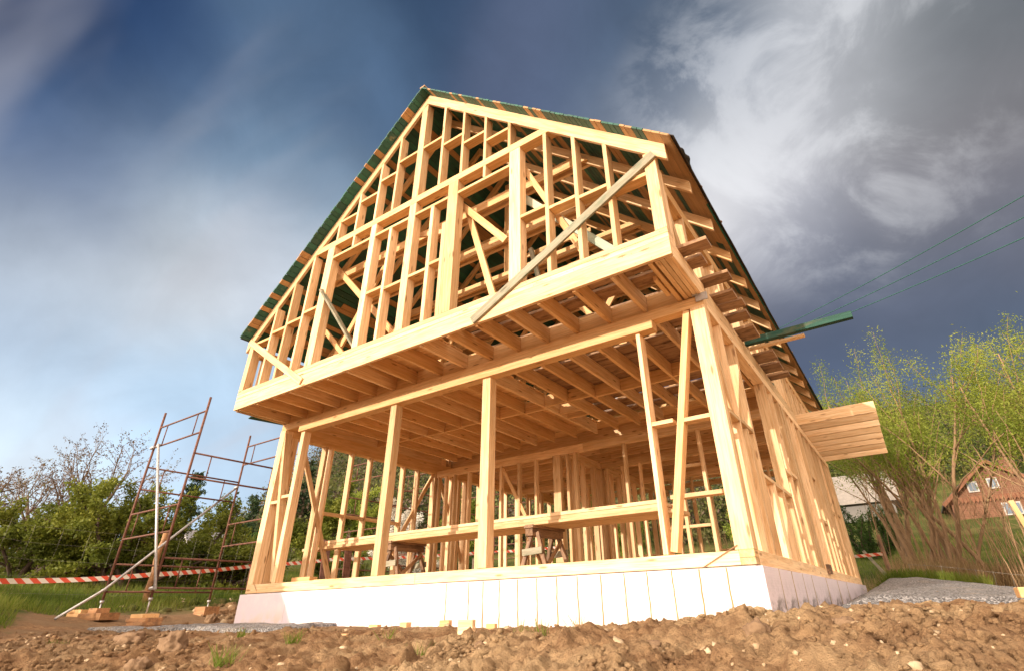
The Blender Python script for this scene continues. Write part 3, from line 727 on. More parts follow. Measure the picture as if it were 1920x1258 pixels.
# rafters: front pair, then one pair per bay
def rafter(y0, y1, side, mat, x_out=4.19, dz=.235, name='rafter'):
    s = side; z0 = ro(XC); zo = ro(XC+x_out)
    a, b_ = XC, XC+s*x_out
    v = [(a,y0,z0),(b_,y0,zo),(b_,y1,zo),(a,y1,z0),(a,y0,z0+dz),(b_,y0,zo+dz),(b_,y1,zo+dz),(a,y1,z0+dz)]
    return hexa(name, v, mat, H, (b_-a, 0, zo-z0), .003)
rafter(-.978, -.925, 1, P); rafter(-.976, -.925, -1, P, 4.31)
yr = [-.34, .56, 1.46, 2.36, 3.26, 4.16, 5.06, 5.96, 6.86, 7.76, 8.66, 9.56, 10.46]
for y in yr:
    rafter(y, y+.055, 1, P if rnd.random() < .5 else PA, 4.25, .18); rafter(y, y+.055, -1, PA, 4.25, .18)
    z = 5.36 if y > .6 else 5.42
    for dy in (-.058, .058):
        hw = xat(z)
        hexa('collar_tie', [(XC-hw-.05,y+dy,z),(XC+hw+.05,y+dy,z),(XC+hw+.05,y+dy+.05,z),(XC-hw-.05,y+dy+.05,z),
                            (XC-hw+.12,y+dy,z+.17),(XC+hw-.12,y+dy,z+.17),(XC+hw-.12,y+dy+.05,z+.17),(XC-hw+.12,y+dy+.05,z+.17)], P if dy > 0 else PA, H, (1, 0, 0))
    if y > 0:
        bx('ceiling_tie', XC-xat(6.6)+.05, XC+xat(6.6)-.05, y+.06, y+.10, 6.55, 6.66, PA, H)
# knee walls
for x0, x1, sgn in ((XR0-.01, XR1-.02, 1), (.01, .15, -1)):
    bx('wall_plate', x0, x1, -.855, 4.9, 3.96, 4.12, PA, H); bx('wall_plate', x0, x1, 4.904, LN, 3.96, 4.12, PA, H)
    ys = [-.72, -.13, .42, 1.12, 1.56, 2.25, 2.56, 3.2, 3.72, 4.15] + [4.6+.42*k for k in range(15)]
    for y in ys:
        z0 = 3.12 if y < 0 else 2.887
        bx('knee_stud', x0, x1, y, y+.05, z0, 3.958, P, H)
for y in (-.25, .9, 2.0): pass
bar('brace', (8.17, -.80, 4.1), (8.17, -.22, 3.14), .10, .05, P, H, side=(1, 0, 0))
bar('brace', (8.17, 5.2, 3.9), (8.17, 4.4, 3.0), .07, .04, M_GREENW, H, side=(1, 0, 0))
bar('brace', (.08, .6, 3.9), (.08, 1.6, 3.15), .08, .04, P, H, side=(1, 0, 0))
# braces and struts in the attic
for a, b_, w, mt, yy in [((4.55, 5.9), (5.9, 4.25), .11, PA, -.74), ((5.08, 5.25), (5.68, 3.30), .10, PA, -.66), ((6.15, 5.62), (7.12, 3.5), .085, PA, -.76),
                         ((6.15, 4.95), (7.55, 3.33), .11, M_PALEG, -.72), ((6.24, 4.03), (6.40, 3.3), .06, M_GREY, -.62), ((1.85, 5.42), (3.95, 3.2), .10, PA, -.70),
                         ((1.80, 4.10), (2.75, 3.14), .08, PA, -.62), ((1.1, 3.85), (2.45, 5.9), .12, PA, .05), ((3.86, 5.26), (4.70, 4.98), .09, P, -.70)]:
    bar('strut', (a[0], yy, a[1]), (b_[0], yy, b_[1]), w, .045, mt, H)
bar('strut', (2.02, -1.01, 4.70), (2.80, -.68, 3.45), .075, .04, M_GREY, H, side=(1, 0, 0), label='short weathered grey board poking out of the left of the gable')
for k, y in enumerate((1.6, 3.4, 5.2, 7.0, 8.8)):
    bar('strut', (1.7, y, 3.15), (3.4, y+.02, 5.36), .10, .045, PA, H); bar('strut', (6.7, y, 3.15), (5.0, y+.02, 5.36), .10, .045, PA, H)
    bar('strut', (2.9, y+.1, 3.15), (1.35, y+.1, 5.2), .10, .045, PA, H); bar('strut', (5.5, y+.1, 3.15), (7.0, y+.1, 5.2), .10, .045, PA, H)
    vpost('king_post', XC-.05, XC+.05, y-.05, y+.05, 5.6, 8.0, PA)
# diagonal boards nailed over the gable
bar('brace', (8.24, -1.0, 4.32), (5.56, -1.0, 2.94), .115, .032, M_GREY, H, label='long weathered grey board nailed slantwise across the gable')
bar('brace', (-.03, -.995, 4.27), (1.97, -.995, 2.98), .115, .025, P, H, label='short pale board nailed slantwise at the lower left of the gable')
bx('bracket', 8.16, 8.30, -.02, .0, 2.80, 2.90, M_GALV, H); bx('bracket', 8.13, 8.2, -.035, .0, 2.88, 2.97, M_GALV, H)

# nail heads along the rim and the plates
nm, nt_, nb_ = material('nail_steel'); nb_.inputs['Base Color'].default_value = (.05, .045, .04, 1); nb_.inputs['Roughness'].default_value = .5
V, F = [], []
for k in range(150):
    x = rnd.uniform(.05, 8.2); z = rnd.choice((2.94, 3.07, 3.15, 3.22, 5.715))+rnd.uniform(-.015, .015)
    if z > 5 and not 1.8 < x < 6.8: continue
    b0 = len(V); rr = .0045
    for q in range(6): V.append((x+rr*math.cos(q*1.047), -.980, z+rr*math.sin(q*1.047)))
    F.append(tuple(b0+q for q in range(6)))
me = bpy.data.meshes.new('nail_heads'); me.from_pydata(V, [], F); put('nail_heads', me, nm, H)['kind'] = 'stuff'
# roof
def roof_side(s):
    V, F, T = [], [], []
    rg = random.Random(11+s)
    sl = math.sqrt(1+.935**2); L = 4.30*sl
    ux, uz = s/sl, -.935/sl; nx, nz = s*.935/sl, 1/sl
    u = 0
    z0 = ro(XC)+.238
    while u < L:
        w = rg.uniform(.085, .13); gap = rg.uniform(.004, .012)
        y = -1.165+rg.uniform(-.005, .007)
        end = LN+.35
        while y < end:
            ln = rg.choice((rg.uniform(.6, 1.6), rg.uniform(2, 4))); y1 = min(end, y+ln)
            g = rg.random() < ((.80 if y < -1 else .72) if u < L-.95 else .36)
            k = rg.uniform(.75, 1.25)
            c = (.013*k, .105*k*rg.uniform(.85, 1.1), .075*k) if g else (.42*k**.5, .24*k**.5, .10*k**.5)
            ww = min(w, L-u)-gap
            b0 = len(V)
            for (uu, nn) in ((0, 0), (ww, 0), (ww, .024), (0, .024)):
                for yy in (y, y1-.004):
                    V.append((XC+ux*(u+uu)+nx*nn, yy, z0+uz*(u+uu)+nz*nn))
            for f in ((0,1,3,2),(2,3,5,4),(4,5,7,6),(6,7,1,0),(0,2,4,6),(1,7,5,3)): F.append([b0+i for i in f]); T.append(c)
            y = y1
        u += w
    me = bpy.data.meshes.new('roof_sheathing'); me.from_pydata(V, [], F); me.update()
    bm = bmesh.new(); bm.from_mesh(me); bmesh.ops.recalc_face_normals(bm, faces=bm.faces); bm.to_mesh(me); bm.free()
    a = me.color_attributes.new('tone', 'FLOAT_COLOR', 'CORNER')
    a.data.foreach_set('color', np.repeat(np.array([(*c, 1) for c in T], dtype=np.float32), 4, axis=0).ravel())
    o = put('roof_sheathing', me, M_ROOF, H)
    # membrane above the boards
    n1 = 40; V, F = [], []
    for j in range(n1+1):
        u = (L+.03)*j/n1
        for i in range(61):
            y = -1.13+(LN+.35+1.13)*i/60; h = .030+.004*noise.noise((u*2, y*2, s))
            if i > 3 and j > n1-2: h += .010*noise.noise((y*1.7, 3, s))
            V.append((XC+ux*u+nx*h, y, z0+uz*u+nz*h))
    for j in range(n1):
        for i in range(60): F.append((j*61+i, j*61+i+1, (j+1)*61+i+1, (j+1)*61+i))
    nn = len(V)
    V += [(x+nx*.008, y, z+nz*.008) for x, y, z in V]; F += [tuple(nn+i for i in reversed(f)) for f in F]
    for j in range(n1): F.append((j*61, (j+1)*61, nn+(j+1)*61, nn+j*61))
    for i in range(60): F.append((n1*61+i, n1*61+i+1, nn+n1*61+i+1, nn+n1*61+i))
    me = bpy.data.meshes.new('roof_membrane'); me.from_pydata(V, [], F); me.update()
    put('roof_membrane', me, M_FELT, H)
    return L, ux, uz, nx, nz, z0
Lr, ux, uz, nx, nz, z0 = roof_side(1); roof_side(-1)
# curled flap of membrane at the right eave and nailed laths
pl = []
for k in range(22):
    u = Lr-.30+.36*k/21; V_ = (XC+ux*u, z0+uz*u)
me = bpy.data.meshes.new('membrane_flap'); V, F = [], []
for j in range(10):
    for i in range(12):
        a = j/9*2.6; y = -.86+.40*i/11; rr = .028*(1+.25*math.sin(i*1.2))*(1-((i-5.5)/7)**2)
        u = Lr-.02+rr*math.sin(a); h = .05+rr*(1-math.cos(a))
        V.append((XC+ux*u+nx*h, y, z0+uz*u+nz*h))
for j in range(9):
    for i in range(11): F.append((j*12+i, j*12+i+1, (j+1)*12+i+1, (j+1)*12+i))
me.from_pydata(V, [], F); smooth(me)
o = put('membrane_flap', me, M_FELT, H)
md = o.modifiers.new('solid', 'SOLIDIFY'); md.thickness = .006
for y in (-.1, .75, 1.9, 3.1, 4.4, 6.0, 7.5):
    u = Lr-.02; bar('lath_end', (XC+ux*(u-.3)+nx*.05, y, z0+uz*(u-.3)+nz*.05), (XC+ux*(u+rnd.uniform(.0, .05))+nx*.05, y+.01, z0+uz*(u+.03)+nz*.05), .02, .035, M_PLANK, H)
bx('ridge_cap', XC-.06, XC+.06, -1.16, LN+.3, ro(XC)+.262, ro(XC)+.30, M_PLANK, H)
bar('lath_end', (-.18, -1.05, 2.94), (.35, -.7, 2.94), .12, .02, M_GREENW, H, side=(0, 0, 1)) if False else None

# ------------------------------------------------------------------ loose planks lying across the joists, ends sticking out on the right
LP = [(-.70, -.50, 8.56, 'lying foremost under the gable corner'), (-.42, -.20, 8.42, 'second from the gable corner'), (.08, .30, 8.57, 'third from the gable corner'),
      (.55, .80, 8.50, 'fourth from the gable corner'), (.84, 1.06, 8.54, 'fifth from the gable corner'), (1.19, 1.45, 8.51, 'just before the widest plank'), (1.68, 2.12, 8.48, 'widest of all, just before the green board'),
      (2.76, 3.15, 8.53, 'first behind the green board'), (3.28, 3.66, 8.52, 'second behind the green board'), (3.80, 4.05, 8.56, 'rearmost of the row')]
for a, b_, x1, w in LP:
    z = ZJ1+.006+rnd.uniform(0, .004)
    o = bx('loose_plank', 4.69+rnd.uniform(0, .05), x1, a, b_, z, z+.042, M_PLANK)
    tag(o, 'brown plank end sticking out at right, '+w, 'plank', 'loose planks laid across the joists')
y_ = -.95
for a, b_, x0, x1 in ((1.47, 1.66, 4.7, 7.9), (2.15, 2.35, 4.72, 7.6), (.32, .53, 4.7, 7.8)):
    o = bx('loose_plank', x0, x1, a, b_, ZJ1+.006, ZJ1+.04, M_PLANK); tag(o, {1.47: 'brown plank seen from below between the fifth and sixth protruding ends', 2.15: 'brown plank on the joists seen from below, beneath the green board', .32: 'brown plank on the joists seen from below, between the third and fourth protruding ends'}[a], 'plank', 'loose planks laid across the joists')
o = bar('loose_board', (5.9, 2.44, 3.215), (9.70, 2.43, 3.24), .10, .10, M_GREENW); tag(o, 'long dark green board sticking far out of the right side above the brown planks', 'board')
o = bar('loose_board', (6.2, 2.62, 3.185), (9.03, 2.63, 3.20), .09, .035, M_PINE, side=(0, 0, 1)); tag(o, 'thin pale board sticking out just under the green one', 'board')
o = bar('loose_board', (-.22, -.55, 2.93), (-.03, .25, 2.93), .12, .02, M_GREENW, side=(0, 0, 1)); tag(o, 'small green board tip showing past the left end of the overhang', 'board')
bpy.data.objects[o.name].parent = None

# ------------------------------------------------------------------ trestles with a pile of planks inside
def trestle(x, y, label):
    t_ = empty('sawhorse', (x, y, .06), label, 'sawhorse', 'sawhorses under the planks'); z = .06
    hl = .36
    def b(n, p0, p1, w, tk, m=M_OLD, side=(1, 0, 0)): return bar(n, (x+p0[0], y+p0[1], z+p0[2]), (x+p1[0], y+p1[1], z+p1[2]), w, tk, m, t_, side)
    b('top_beam', (-.05, -hl, .60), (.04, hl, .60), .10, .14); b('top_board', (-.04, -hl-.03, .675), (.05, hl+.02, .675), .045, .18, M_OLD)
    for sy_ in (-1, 1):
        for sx in (-1, 1): b('leg', (sx*.05, sy_*(hl-.08), .60), (sx*.24, sy_*(hl-.03), 0), .06, .045, M_OLD, (0, 1, 0))
        b('cross_board', (-.17, sy_*hl, .33), (.17, sy_*hl, .35), .09, .025, M_GREY, (0, 1, 0))
    b('diagonal_brace', (.20, -hl+.05, .12), (.10, hl-.05, .52), .06, .025, M_PLANK); b('diagonal_brace', (-.20, hl-.05, .12), (-.10, -hl+.05, .52), .06, .025, M_PLANK)
    return t_
trestle(1.98, 1.62, 'old dark sawhorse under the left half of the plank pile')
trestle(4.92, 1.62, 'old dark sawhorse under the right part of the plank pile')
zb = .745; kk = 0
names3 = ['bottom', 'middle', 'top']
for lv in range(3):
    for c_ in range(3):
        x0 = (-.60 if lv == 0 else -.05)+rnd.uniform(-.02, .05)+(.25 if c_ else 0); x1 = 7.02+rnd.uniform(-.15, .05)
        y0 = 1.28+c_*.235
        if lv == 0 and c_ == 0: x0 = -.85; y0 = 1.24
        z = zb+lv*.050
        o = bx('stacked_plank', (-.48 if lv == 0 else .03+.05*lv) if c_ == 0 else .2+.04*lv+.03*c_, x1, y0, y0+.225, z, z+.046, P)
        tag(o, f'{["front","middle","rear"][c_]} plank in the {names3[lv]} layer of the pile on the sawhorses', 'plank', 'planks piled on the sawhorses')
o = bx('stacked_plank', 7.0, 7.75, 1.45, 1.6, .90, .95, P); tag(o, 'short plank end poking out to the right beyond the front stud', 'plank')
o = bx('offcut', 4.15, 4.65, 1.5, 1.62, .90, .94, P); tag(o, 'short pale batten lying on the plank pile near the middle', 'offcut')

# offcuts on the sill at the left
for k, (x, y, z, l, w, h, a, lb) in enumerate([(.46, .26, .08, .34, .10, .06, .2, 'pale offcut leaning on the sill just right of the left corner post'), (1.02, .36, .06, .42, .16, .15, .1, 'thick brown offcut on the floor at the left, largest of the heap'),
                                 (.98, .30, .06, .30, .12, .06, -.2, 'thin offcut in front of the thick brown one'), (1.62, .42, .06, .60, .14, .10, .1, 'pale offcut lying right of the brown one behind the sill')]):
    M_ = Matrix.Rotation(a, 4, 'Z'); c = Vector((x, y, z+h/2)); v = []
    for dz in (-1, 1):
        for dx, dy in ((-1,-1),(1,-1),(1,1),(-1,1)): v.append(c+M_ @ Vector((dx*l/2, dy*w/2, dz*h/2)))
    tag(hexa('offcut', v, PA if k % 2 else P, None), lb, 'offcut', 'timber offcuts')
# offcuts on the ground in front
def ground_block(x, y, l, w, h, a, label, mat=P, tilt=0, dz=0):
    z = gh(x, y)+h/2-.01+dz; v = []; M_ = Matrix.Rotation(a, 4, 'Z') @ Matrix.Rotation(tilt, 4, 'X')
    for k in (-1, 1):
        for dx, dy in ((-1,-1),(1,-1),(1,1),(-1,1)): v.append(Vector((x, y, z))+M_ @ Vector((dx*l/2, dy*w/2, k*h/2)))
    return tag(hexa('offcut', v, mat, None), label, 'offcut', 'timber offcuts')
ground_block(5.33, -2.2, .10, .09, .055, .5, 'small pale block lying on the soil left of centre, nearest the viewer', P, .3)
ground_block(6.13, -1.55, .15, .05, .13, .1, 'upright splintered pine block standing before the foam wall', P)
ground_block(4.85, -.40, .12, .08, .07, .3, 'small pine cube at the foot of the foam wall, middle one', PA)
ground_block(4.22, -.40, .10, .09, .06, .1, 'small pine cube at the foot of the foam wall, left one', PA)
ground_block(3.72, -.42, .13, .08, .035, .2, 'flat orange chip at the foot of the foam wall, leftmost', PA)
ground_block(5.66, -.60, .10, .06, .06, .2, 'small orange block just left of the upright splintered one', PA)
ground_block(8.55, -1.25, .10, .12, .03, .7, 'flat pale chip below the right foundation corner', P, .3)

# ------------------------------------------------------------------ scaffold towers
def scaffold(x0, y0, zb, label, name='scaffold_tower'):
    w, dpt = 1.80, 1.88
    T = empty(name, (x0, y0, zb), label, 'scaffold', 'scaffold towers along the left wall')
    X = (x0, x0+w); Y = (y0, y0+dpt); r = .021
    top = zb+3.54
    for i, xx in enumerate(X):
        for j, yy in enumerate(Y):
            tube('upright', [(xx, yy, zb+.02), (xx, yy, top if (i+j) % 2 == 0 else top-.05)], r, M_RUST, T)
            tube('jack', [(xx, yy, zb-.16), (xx, yy, zb+.03)], .012, M_GALV, T); tube('coupler', [(xx, yy, zb+.02), (xx, yy, zb+.06)], .032, M_GALV, T)
    def ladder(p, q, za, zc):
        tube('rail', [(*p, za), (*q, za)], .0165, M_RUST, T); tube('rail', [(*p, zc), (*q, zc)], .0165, M_RUST, T)
        for f in (.17, .83):
            a = (p[0]+(q[0]-p[0])*f, p[1]+(q[1]-p[1])*f); tube('strut', [(*a, za), (*a, zc)], .011, M_RUST, T, 8)
    for yy in Y:
        for za, zc in ((1.07, 1.51), (2.80, 3.22)): ladder((X[0], yy), (X[1], yy), zb+za, zb+zc)
    for xx in X:
        for za, zc in ((.20, .65), (1.98, 2.41)): ladder((xx, Y[0]), (xx, Y[1]), zb+za, zb+zc)
    return T, X, Y
T1, X, Y = scaffold(-2.86, -.95, -.09, 'rusty scaffold tower standing nearest, left of the house corner')
tube('diagonal_tube', [(-2.62, -1.62, -.30), (X[0]+.05, Y[0]-.045, .14), (-2.90, .93, 2.21)], .023, M_GALV, T1)
tube('diagonal_tube', [(X[0]+.31, Y[0]-.06, 2.72), (X[1]+.20, Y[0]-.06, .08)], .023, M_GALV, T1) 
for p in ((X[0], Y[0], 2.70), (X[0], Y[0], .13), (X[1], Y[0], .10), (X[0], Y[1], 2.2), (X[0]+.25, Y[0], 2.7)):
    tube('clamp', [(p[0]-.05, p[1]-.03, p[2]), (p[0]+.06, p[1]-.03, p[2]+.01)], .028, M_GALV, T1)
scaffold(-2.86, 3.9, .0, 'rusty scaffold tower seen through the left bays, second along the wall')
scaffold(-2.7, 8.3, .1, 'rusty scaffold tower seen through the house, farthest along the wall')
# leaning stack of spare frames
for k in range(6):
    fr = empty('spare_scaffold', (-.75-.05*k, 2.3+.05*k, gh(-.8, 2.3)), ['foremost rusty frame of the stack leaning by the left wall', 'second rusty frame of the leaning stack', 'third rusty frame of the leaning stack', 'fourth rusty frame of the leaning stack', 'fifth rusty frame of the leaning stack', 'rearmost rusty frame of the leaning stack'][k], 'scaffold frame', 'spare frames leaning in a stack')
    z = gh(-.8, 2.3); x = -.75-.05*k; y = 2.3+.07*k; l = -.10
    tube('upright', [(x-.45, y, z), (x-.45+l, y, z+1.5)], .018, M_RUST, fr); tube('upright', [(x+.30, y, z), (x+.30+l, y, z+1.5)], .018, M_RUST, fr)
    for zz_ in (.15, .6, 1.35): tube('rail', [(x-.45+l*zz_/1.5, y, z+zz_), (x+.30+l*zz_/1.5, y, z+zz_)], .014, M_RUST, fr)
# timber packing under the legs
def packs(cx, cy, specs):
    z = max(gh0(cx, cy), gh(cx, cy))-.015
    for (dx, dy, l, w, h, a, lb, mt) in specs:
        c = Vector((cx+dx, cy+dy, z+h/2)); v = []; M_ = Matrix.Rotation(a, 4, 'Z')
        for k in (-1, 1):
            for ax, ay in ((-1,-1),(1,-1),(1,1),(-1,1)): v.append(c+M_ @ Vector((ax*l/2, ay*w/2, k*h/2)))
        tag(hexa('packing_block', v, mt, None), lb, 'wood block', 'timber packing under the scaffold'); z += h+.001
packs(X[1], Y[0], [(0, 0, .62, .30, .055, .1, 'bottom block of the stack under the right scaffold leg', M_RED), (.02, 0, .60, .28, .05, -.05, 'second block of the stack under the right scaffold leg', M_RED), (.0, .0, .58, .26, .05, .06, 'third block of the stack under the right scaffold leg', M_RED),
                   (-.02, 0, .40, .24, .055, 0, 'top pale block of the stack under the right scaffold leg', M_PINE2)])
packs(X[0], Y[0], [(.05, 0, .80, .30, .11, .06, 'long beam lying under the left scaffold leg', M_RED), (0, 0, .34, .2, .075, 0, 'small block on the beam under the left scaffold leg', M_RED)])
packs(X[0]-.5, Y[0]-.1, [(0, 0, .26, .26, .12, .5, 'orange block lying left of the scaffold beam', M_PINE2)])
packs(X[0], Y[1], [(0, 0, .4, .3, .16, 0, 'block under the rear left scaffold leg', M_RED)])
packs(X[1], Y[1], [(0, 0, .4, .3, .16, 0, 'block under the rear right scaffold leg', M_RED)])
packs(X[1]+.35, Y[0]-.35, [(0, 0, 1.3, .12, .03, -.25, 'flat dark board lying on the soil before the scaffold', M_OLD)])

# ------------------------------------------------------------------ fence, tape
def ribbon(name, pts, w, mat, label, sag=.0):
    V, F, U = [], [], []; d = 0; out = []
    for a, b_ in zip(pts, pts[1:]):
        a, b_ = Vector(a), Vector(b_); n = 14
        for k in range(n):
            f = k/n; p = a.lerp(b_, f); p.z -= sag*4*f*(1-f); out.append(p)
    out.append(Vector(pts[-1]))
    for i, p in enumerate(out):
        if i: d += (p-out[i-1]).length
        tw = .25*math.sin(d*1.1)+.12*math.sin(d*2.7); q = Vector((.6*math.sin(tw), .2*math.sin(tw), math.cos(tw)))*w/2
        V += [p-q, p+q]; U.append(d)
    for i in range(len(out)-1): F.append((2*i, 2*i+2, 2*i+3, 2*i+1))
    me = bpy.data.meshes.new(name); me.from_pydata([tuple(v) for v in V], [], F); uv = me.uv_layers.new()
    for pi, f in enumerate(F):
        for li, vi in enumerate(f): uv.data[pi*4+li].uv = (U[vi//2], vi % 2)
    o = put(name, me, mat); tag(o, label, 'barrier tape'); return o
ribbon('barrier_tape', [(-4.6, -4.6, .36), (-5.15, -1.6, .36), (-5.3, .77, .55), (-6.0, 3.8, .92), (-6.2, 6.2, 1.18), (-4.6, 11.6, 1.58), (-2.5, 15, 1.9)], .095, M_TAPE, 'red and white striped barrier tape strung along the left fence', .03)
ribbon('barrier_tape', [(6.4, 12.3, .75), (8.9, 10.2, .62), (8.93, 10.1, .63)], .07, M_TAPE, 'short red and white tape tied to the leaning post behind the right end', .03)
lp = empty('log_post', (-5.3, .77, gh0(-5.3, .77)), 'stripped orange log post behind the scaffold', 'post')
me = smooth(tube_mesh('log', [[(Vector((.02*math.sin(k), .02*math.cos(k*1.7), k*.2-.1)), .062+.004*math.sin(k*2.)) for k in range(9)]], 12)); put('log', me, M_RED, lp, Matrix.Translation((-5.3, .77, gh0(-5.3, .77))))
def fence():
    pts = [(-3.4, -9.5), (-5.2, -1.7), (-5.35, .77), (-6.1, 3.8), (-6.35, 6.2), (-4.8, 11.6), (-3, 16)]
    F_ = empty('wire_fence', (-5.35, .77, gh0(-5.35, .77)), 'thin wire mesh fence between the site and the meadow at left', 'fence')
    lines = []
    for h in (.15, .45, .75, 1.05, 1.35): lines.append([(Vector((x, y, gh0(x, y)+h)), .0018) for x, y in pts])
    for a, b_ in zip(pts, pts[1:]):
        a, b_ = Vector(a), Vector(b_); n = int((b_-a).length/.42)
        for k in range(n):
            p = a.lerp(b_, k/n); z = gh0(p.x, p.y); lines.append([(Vector((p.x, p.y, z)), .0015), (Vector((p.x+rnd.uniform(-.02, .02), p.y, z+1.38)), .0015)])
    put('mesh', tube_mesh('mesh', lines, 3), M_WIRE, F_)
    for x, y in pts[3::2]:
        if (x, y) == (-5.35, .77): continue
        put('post', smooth(tube_mesh('fp', [[(Vector((x, y, gh0(x, y)-.2)), .04), (Vector((x+.03, y, gh0(x, y)+1.5)), .035)]], 8)), B_GREY, F_)
fence()
# leaning stake and prop behind the right end
o = bar('stake', (8.93, 10.1, .0), (8.90, 10.15, 1.03), .075, .075, M_OLD); tag(o, 'dark old stake standing right of the far house corner', 'stake')
o = bar('prop_board', (8.42, 11.4, .78), (8.90, 10.25, .02), .07, .03, M_GREY); tag(o, 'pale board propped between the house corner and the stake', 'board')
o = bar('leaning_board', (11.42, 9.0, 1.38), (11.62, 9.1, -.02), .09, .03, M_PINE2); tag(o, 'orange board leaning upright at the right picture edge', 'board')
o = bx('orange_crate_board', 10.12, 10.9, 1.0, 1.3, -.32, -.24, M_PINE2, bevel=.005); tag(o, 'orange board lying on the gravel at the right edge', 'board')
fw = empty('road_fence', (10.2, 9.6, .1), 'low thin wire fence along the near side of the lane', 'fence')
ln = []
for k in range(30):
    x = 9.3+k*.28; z = gh0(x, 9.3); ln.append([(Vector((x, 9.35+.1*(x-9), z)), .004), (Vector((x+.03, 9.35+.1*(x-9), z+.32)), .004)])
ln.append([(Vector((9.3+k*.28, 9.35+.1*(.3+k*.28), gh0(9.3+k*.28, 9.3)+.30)), .0035) for k in range(30)])
put('wires', tube_mesh('wires', ln, 3), M_WIRE, fw)

# ------------------------------------------------------------------ power lines
for k, (a, b_, lb) in enumerate([((6.48, 25, 13.87), (11.94, 2, 4.21), 'upper green power line rising to the right'), ((6.83, 25, 13.58), (11.86, 2, 4.01), 'middle green power line rising to the right'), ((7.19, 25, 13.36), (11.79, 2, 3.81), 'lowest green power line rising to the right')]):
    pass
CABS = [((1452, 612), (1920, 343)), ((1466, 617), (1920, 370)), ((1480, 620), (1920, 398))]
for (a, b_, lb) in [((5.2, 16.0, 6.75), (20.5, 8.5, 9.0), 'upper'), ((5.5, 16.0, 6.62), (20.5, 8.5, 8.55), 'middle'), ((5.8, 16.0, 6.5), (20.5, 8.5, 8.1), 'lowest')]:
    pass
def cable(a, b_, lb):
    a, b_ = Vector(a), Vector(b_); d = b_-a; pts = []
    for k in range(41):
        f = -.12+1.5*k/40; p = a+d*f; p.z += .35*(f*(f-1)); pts.append(p)
    o = tube('power_line', pts, .015, M_CABLE, None, 5); tag(o, lb, 'power line', 'three power lines')
CAB_PTS = [((5.9999, 20.0, 11.38), (13.0, 6.0, 7.0))]*3
import json
CABLES = [((6.938, 20.0, 11.33), (14.08, 11.0, 9.01), 'uppermost of the three thin green power lines rising to the right'),
          ((7.216, 20.0, 11.05), (14.2, 11.0, 8.5), 'middle one of the three thin green power lines'),
          ((7.49, 20.0, 10.84), (14.3, 11.0, 8.0), 'lowest of the three thin green power lines')]
for c_ in CABLES: cable(*c_)

# ------------------------------------------------------------------ vegetation
def grow(rg, p, d, L, r, lv, P_, lines, tips):
    n = max(3, int(L/P_['seg'])+1); pl = [(p.copy(), r)]; q = p.copy(); dd = d.copy()
    for i in range(n):
        dd = (dd+Vector((rg.gauss(0, 1), rg.gauss(0, 1), rg.gauss(0, 1)))*P_['wander'][lv]+Vector((0, 0, P_['up'][lv]))).normalized()
        q = q+dd*L/n; rr = r*(1-.75*(i+1)/n); pl.append((q.copy(), max(rr, .003)))
    lines.append((lv, pl))
    if lv+1 < len(P_['n']):
        m = P_['n'][lv]
        for k in range(m):
            f = P_['lo'][lv]+(1-P_['lo'][lv])*(k+rg.random())/m; i = min(n-1, int(f*n)); g = f*n-i
            b0 = pl[i][0].lerp(pl[i+1][0], g); ax = (pl[i+1][0]-pl[i][0]).normalized()
            an = R(P_['ang'][lv]*rg.uniform(.7, 1.3)); ro_ = Vector((rg.gauss(0, 1), rg.gauss(0, 1), rg.gauss(0, 1))); ro_ = (ro_-ax*ro_.dot(ax)).normalized()
            nd = ax*math.cos(an)+ro_*math.sin(an)
            grow(rg, b0, nd, L*P_['len'][lv]*rg.uniform(.7, 1.25)*(1.15-.5*f), pl[i][1]*P_['rad'][lv], lv+1, P_, lines, tips)
    if lv >= P_['leaf_lv']: tips.append(pl)
def tree(name, x, y, label, cat, seed, P_, leafm, barkm, group=None, zoff=0.):
    rg = random.Random(seed); z = gh0(x, y)+zoff; lines, tips = [], []
    for s in range(P_.get('stems', 1)):
        sp_ = P_.get('spread', .1); d = Vector((rg.uniform(-sp_, sp_), rg.uniform(-sp_, sp_), 1)).normalized()
        bs = P_.get('base', 0); grow(rg, Vector((rg.uniform(-bs, bs), rg.uniform(-bs, bs), -.15)), d, P_['h']*rg.uniform(.75, 1.08), P_['r']*rg.uniform(.6, 1.1), 0, P_, lines, tips)
    T = empty(name, (x, y, z), label, cat, group)
    big = [pl for lv, pl in lines if lv < 2]; small = [pl for lv, pl in lines if lv >= 2]
    me1 = smooth(tube_mesh('trunk', big, 6)); put('trunk', me1, barkm, T, Matrix.Translation((x, y, z)))
    if small: put('twigs', tube_mesh('twigs', small, 3), barkm, T, Matrix.Translation((x, y, z)))
    nl = P_['leaves']
    if nl:
        rs_ = np.random.RandomState(seed)
        A = np.array([[*pl[i][0], *pl[i+1][0]] for pl in tips for i in range(1, len(pl)-1)])
        idx = rs_.randint(0, len(A), nl); f = rs_.rand(nl, 1); j = P_.get('jit', .06)
        C = A[idx, :3]*(1-f)+A[idx, 3:]*f+rs_.randn(nl, 3)*j
        lo_ = P_.get('bare', 0)
        if lo_: C = C[rs_.rand(len(C)) < np.clip((C[:, 2]-lo_*P_['h'])/(.3*P_['h']), .06, 1)]
        put('crown', leaves('crown', C, P_['ls'], rs_, P_.get('asp', .5), clump=P_.get('clump', 1.3)), leafm, T, Matrix.Translation((x, y, z)))
    return T
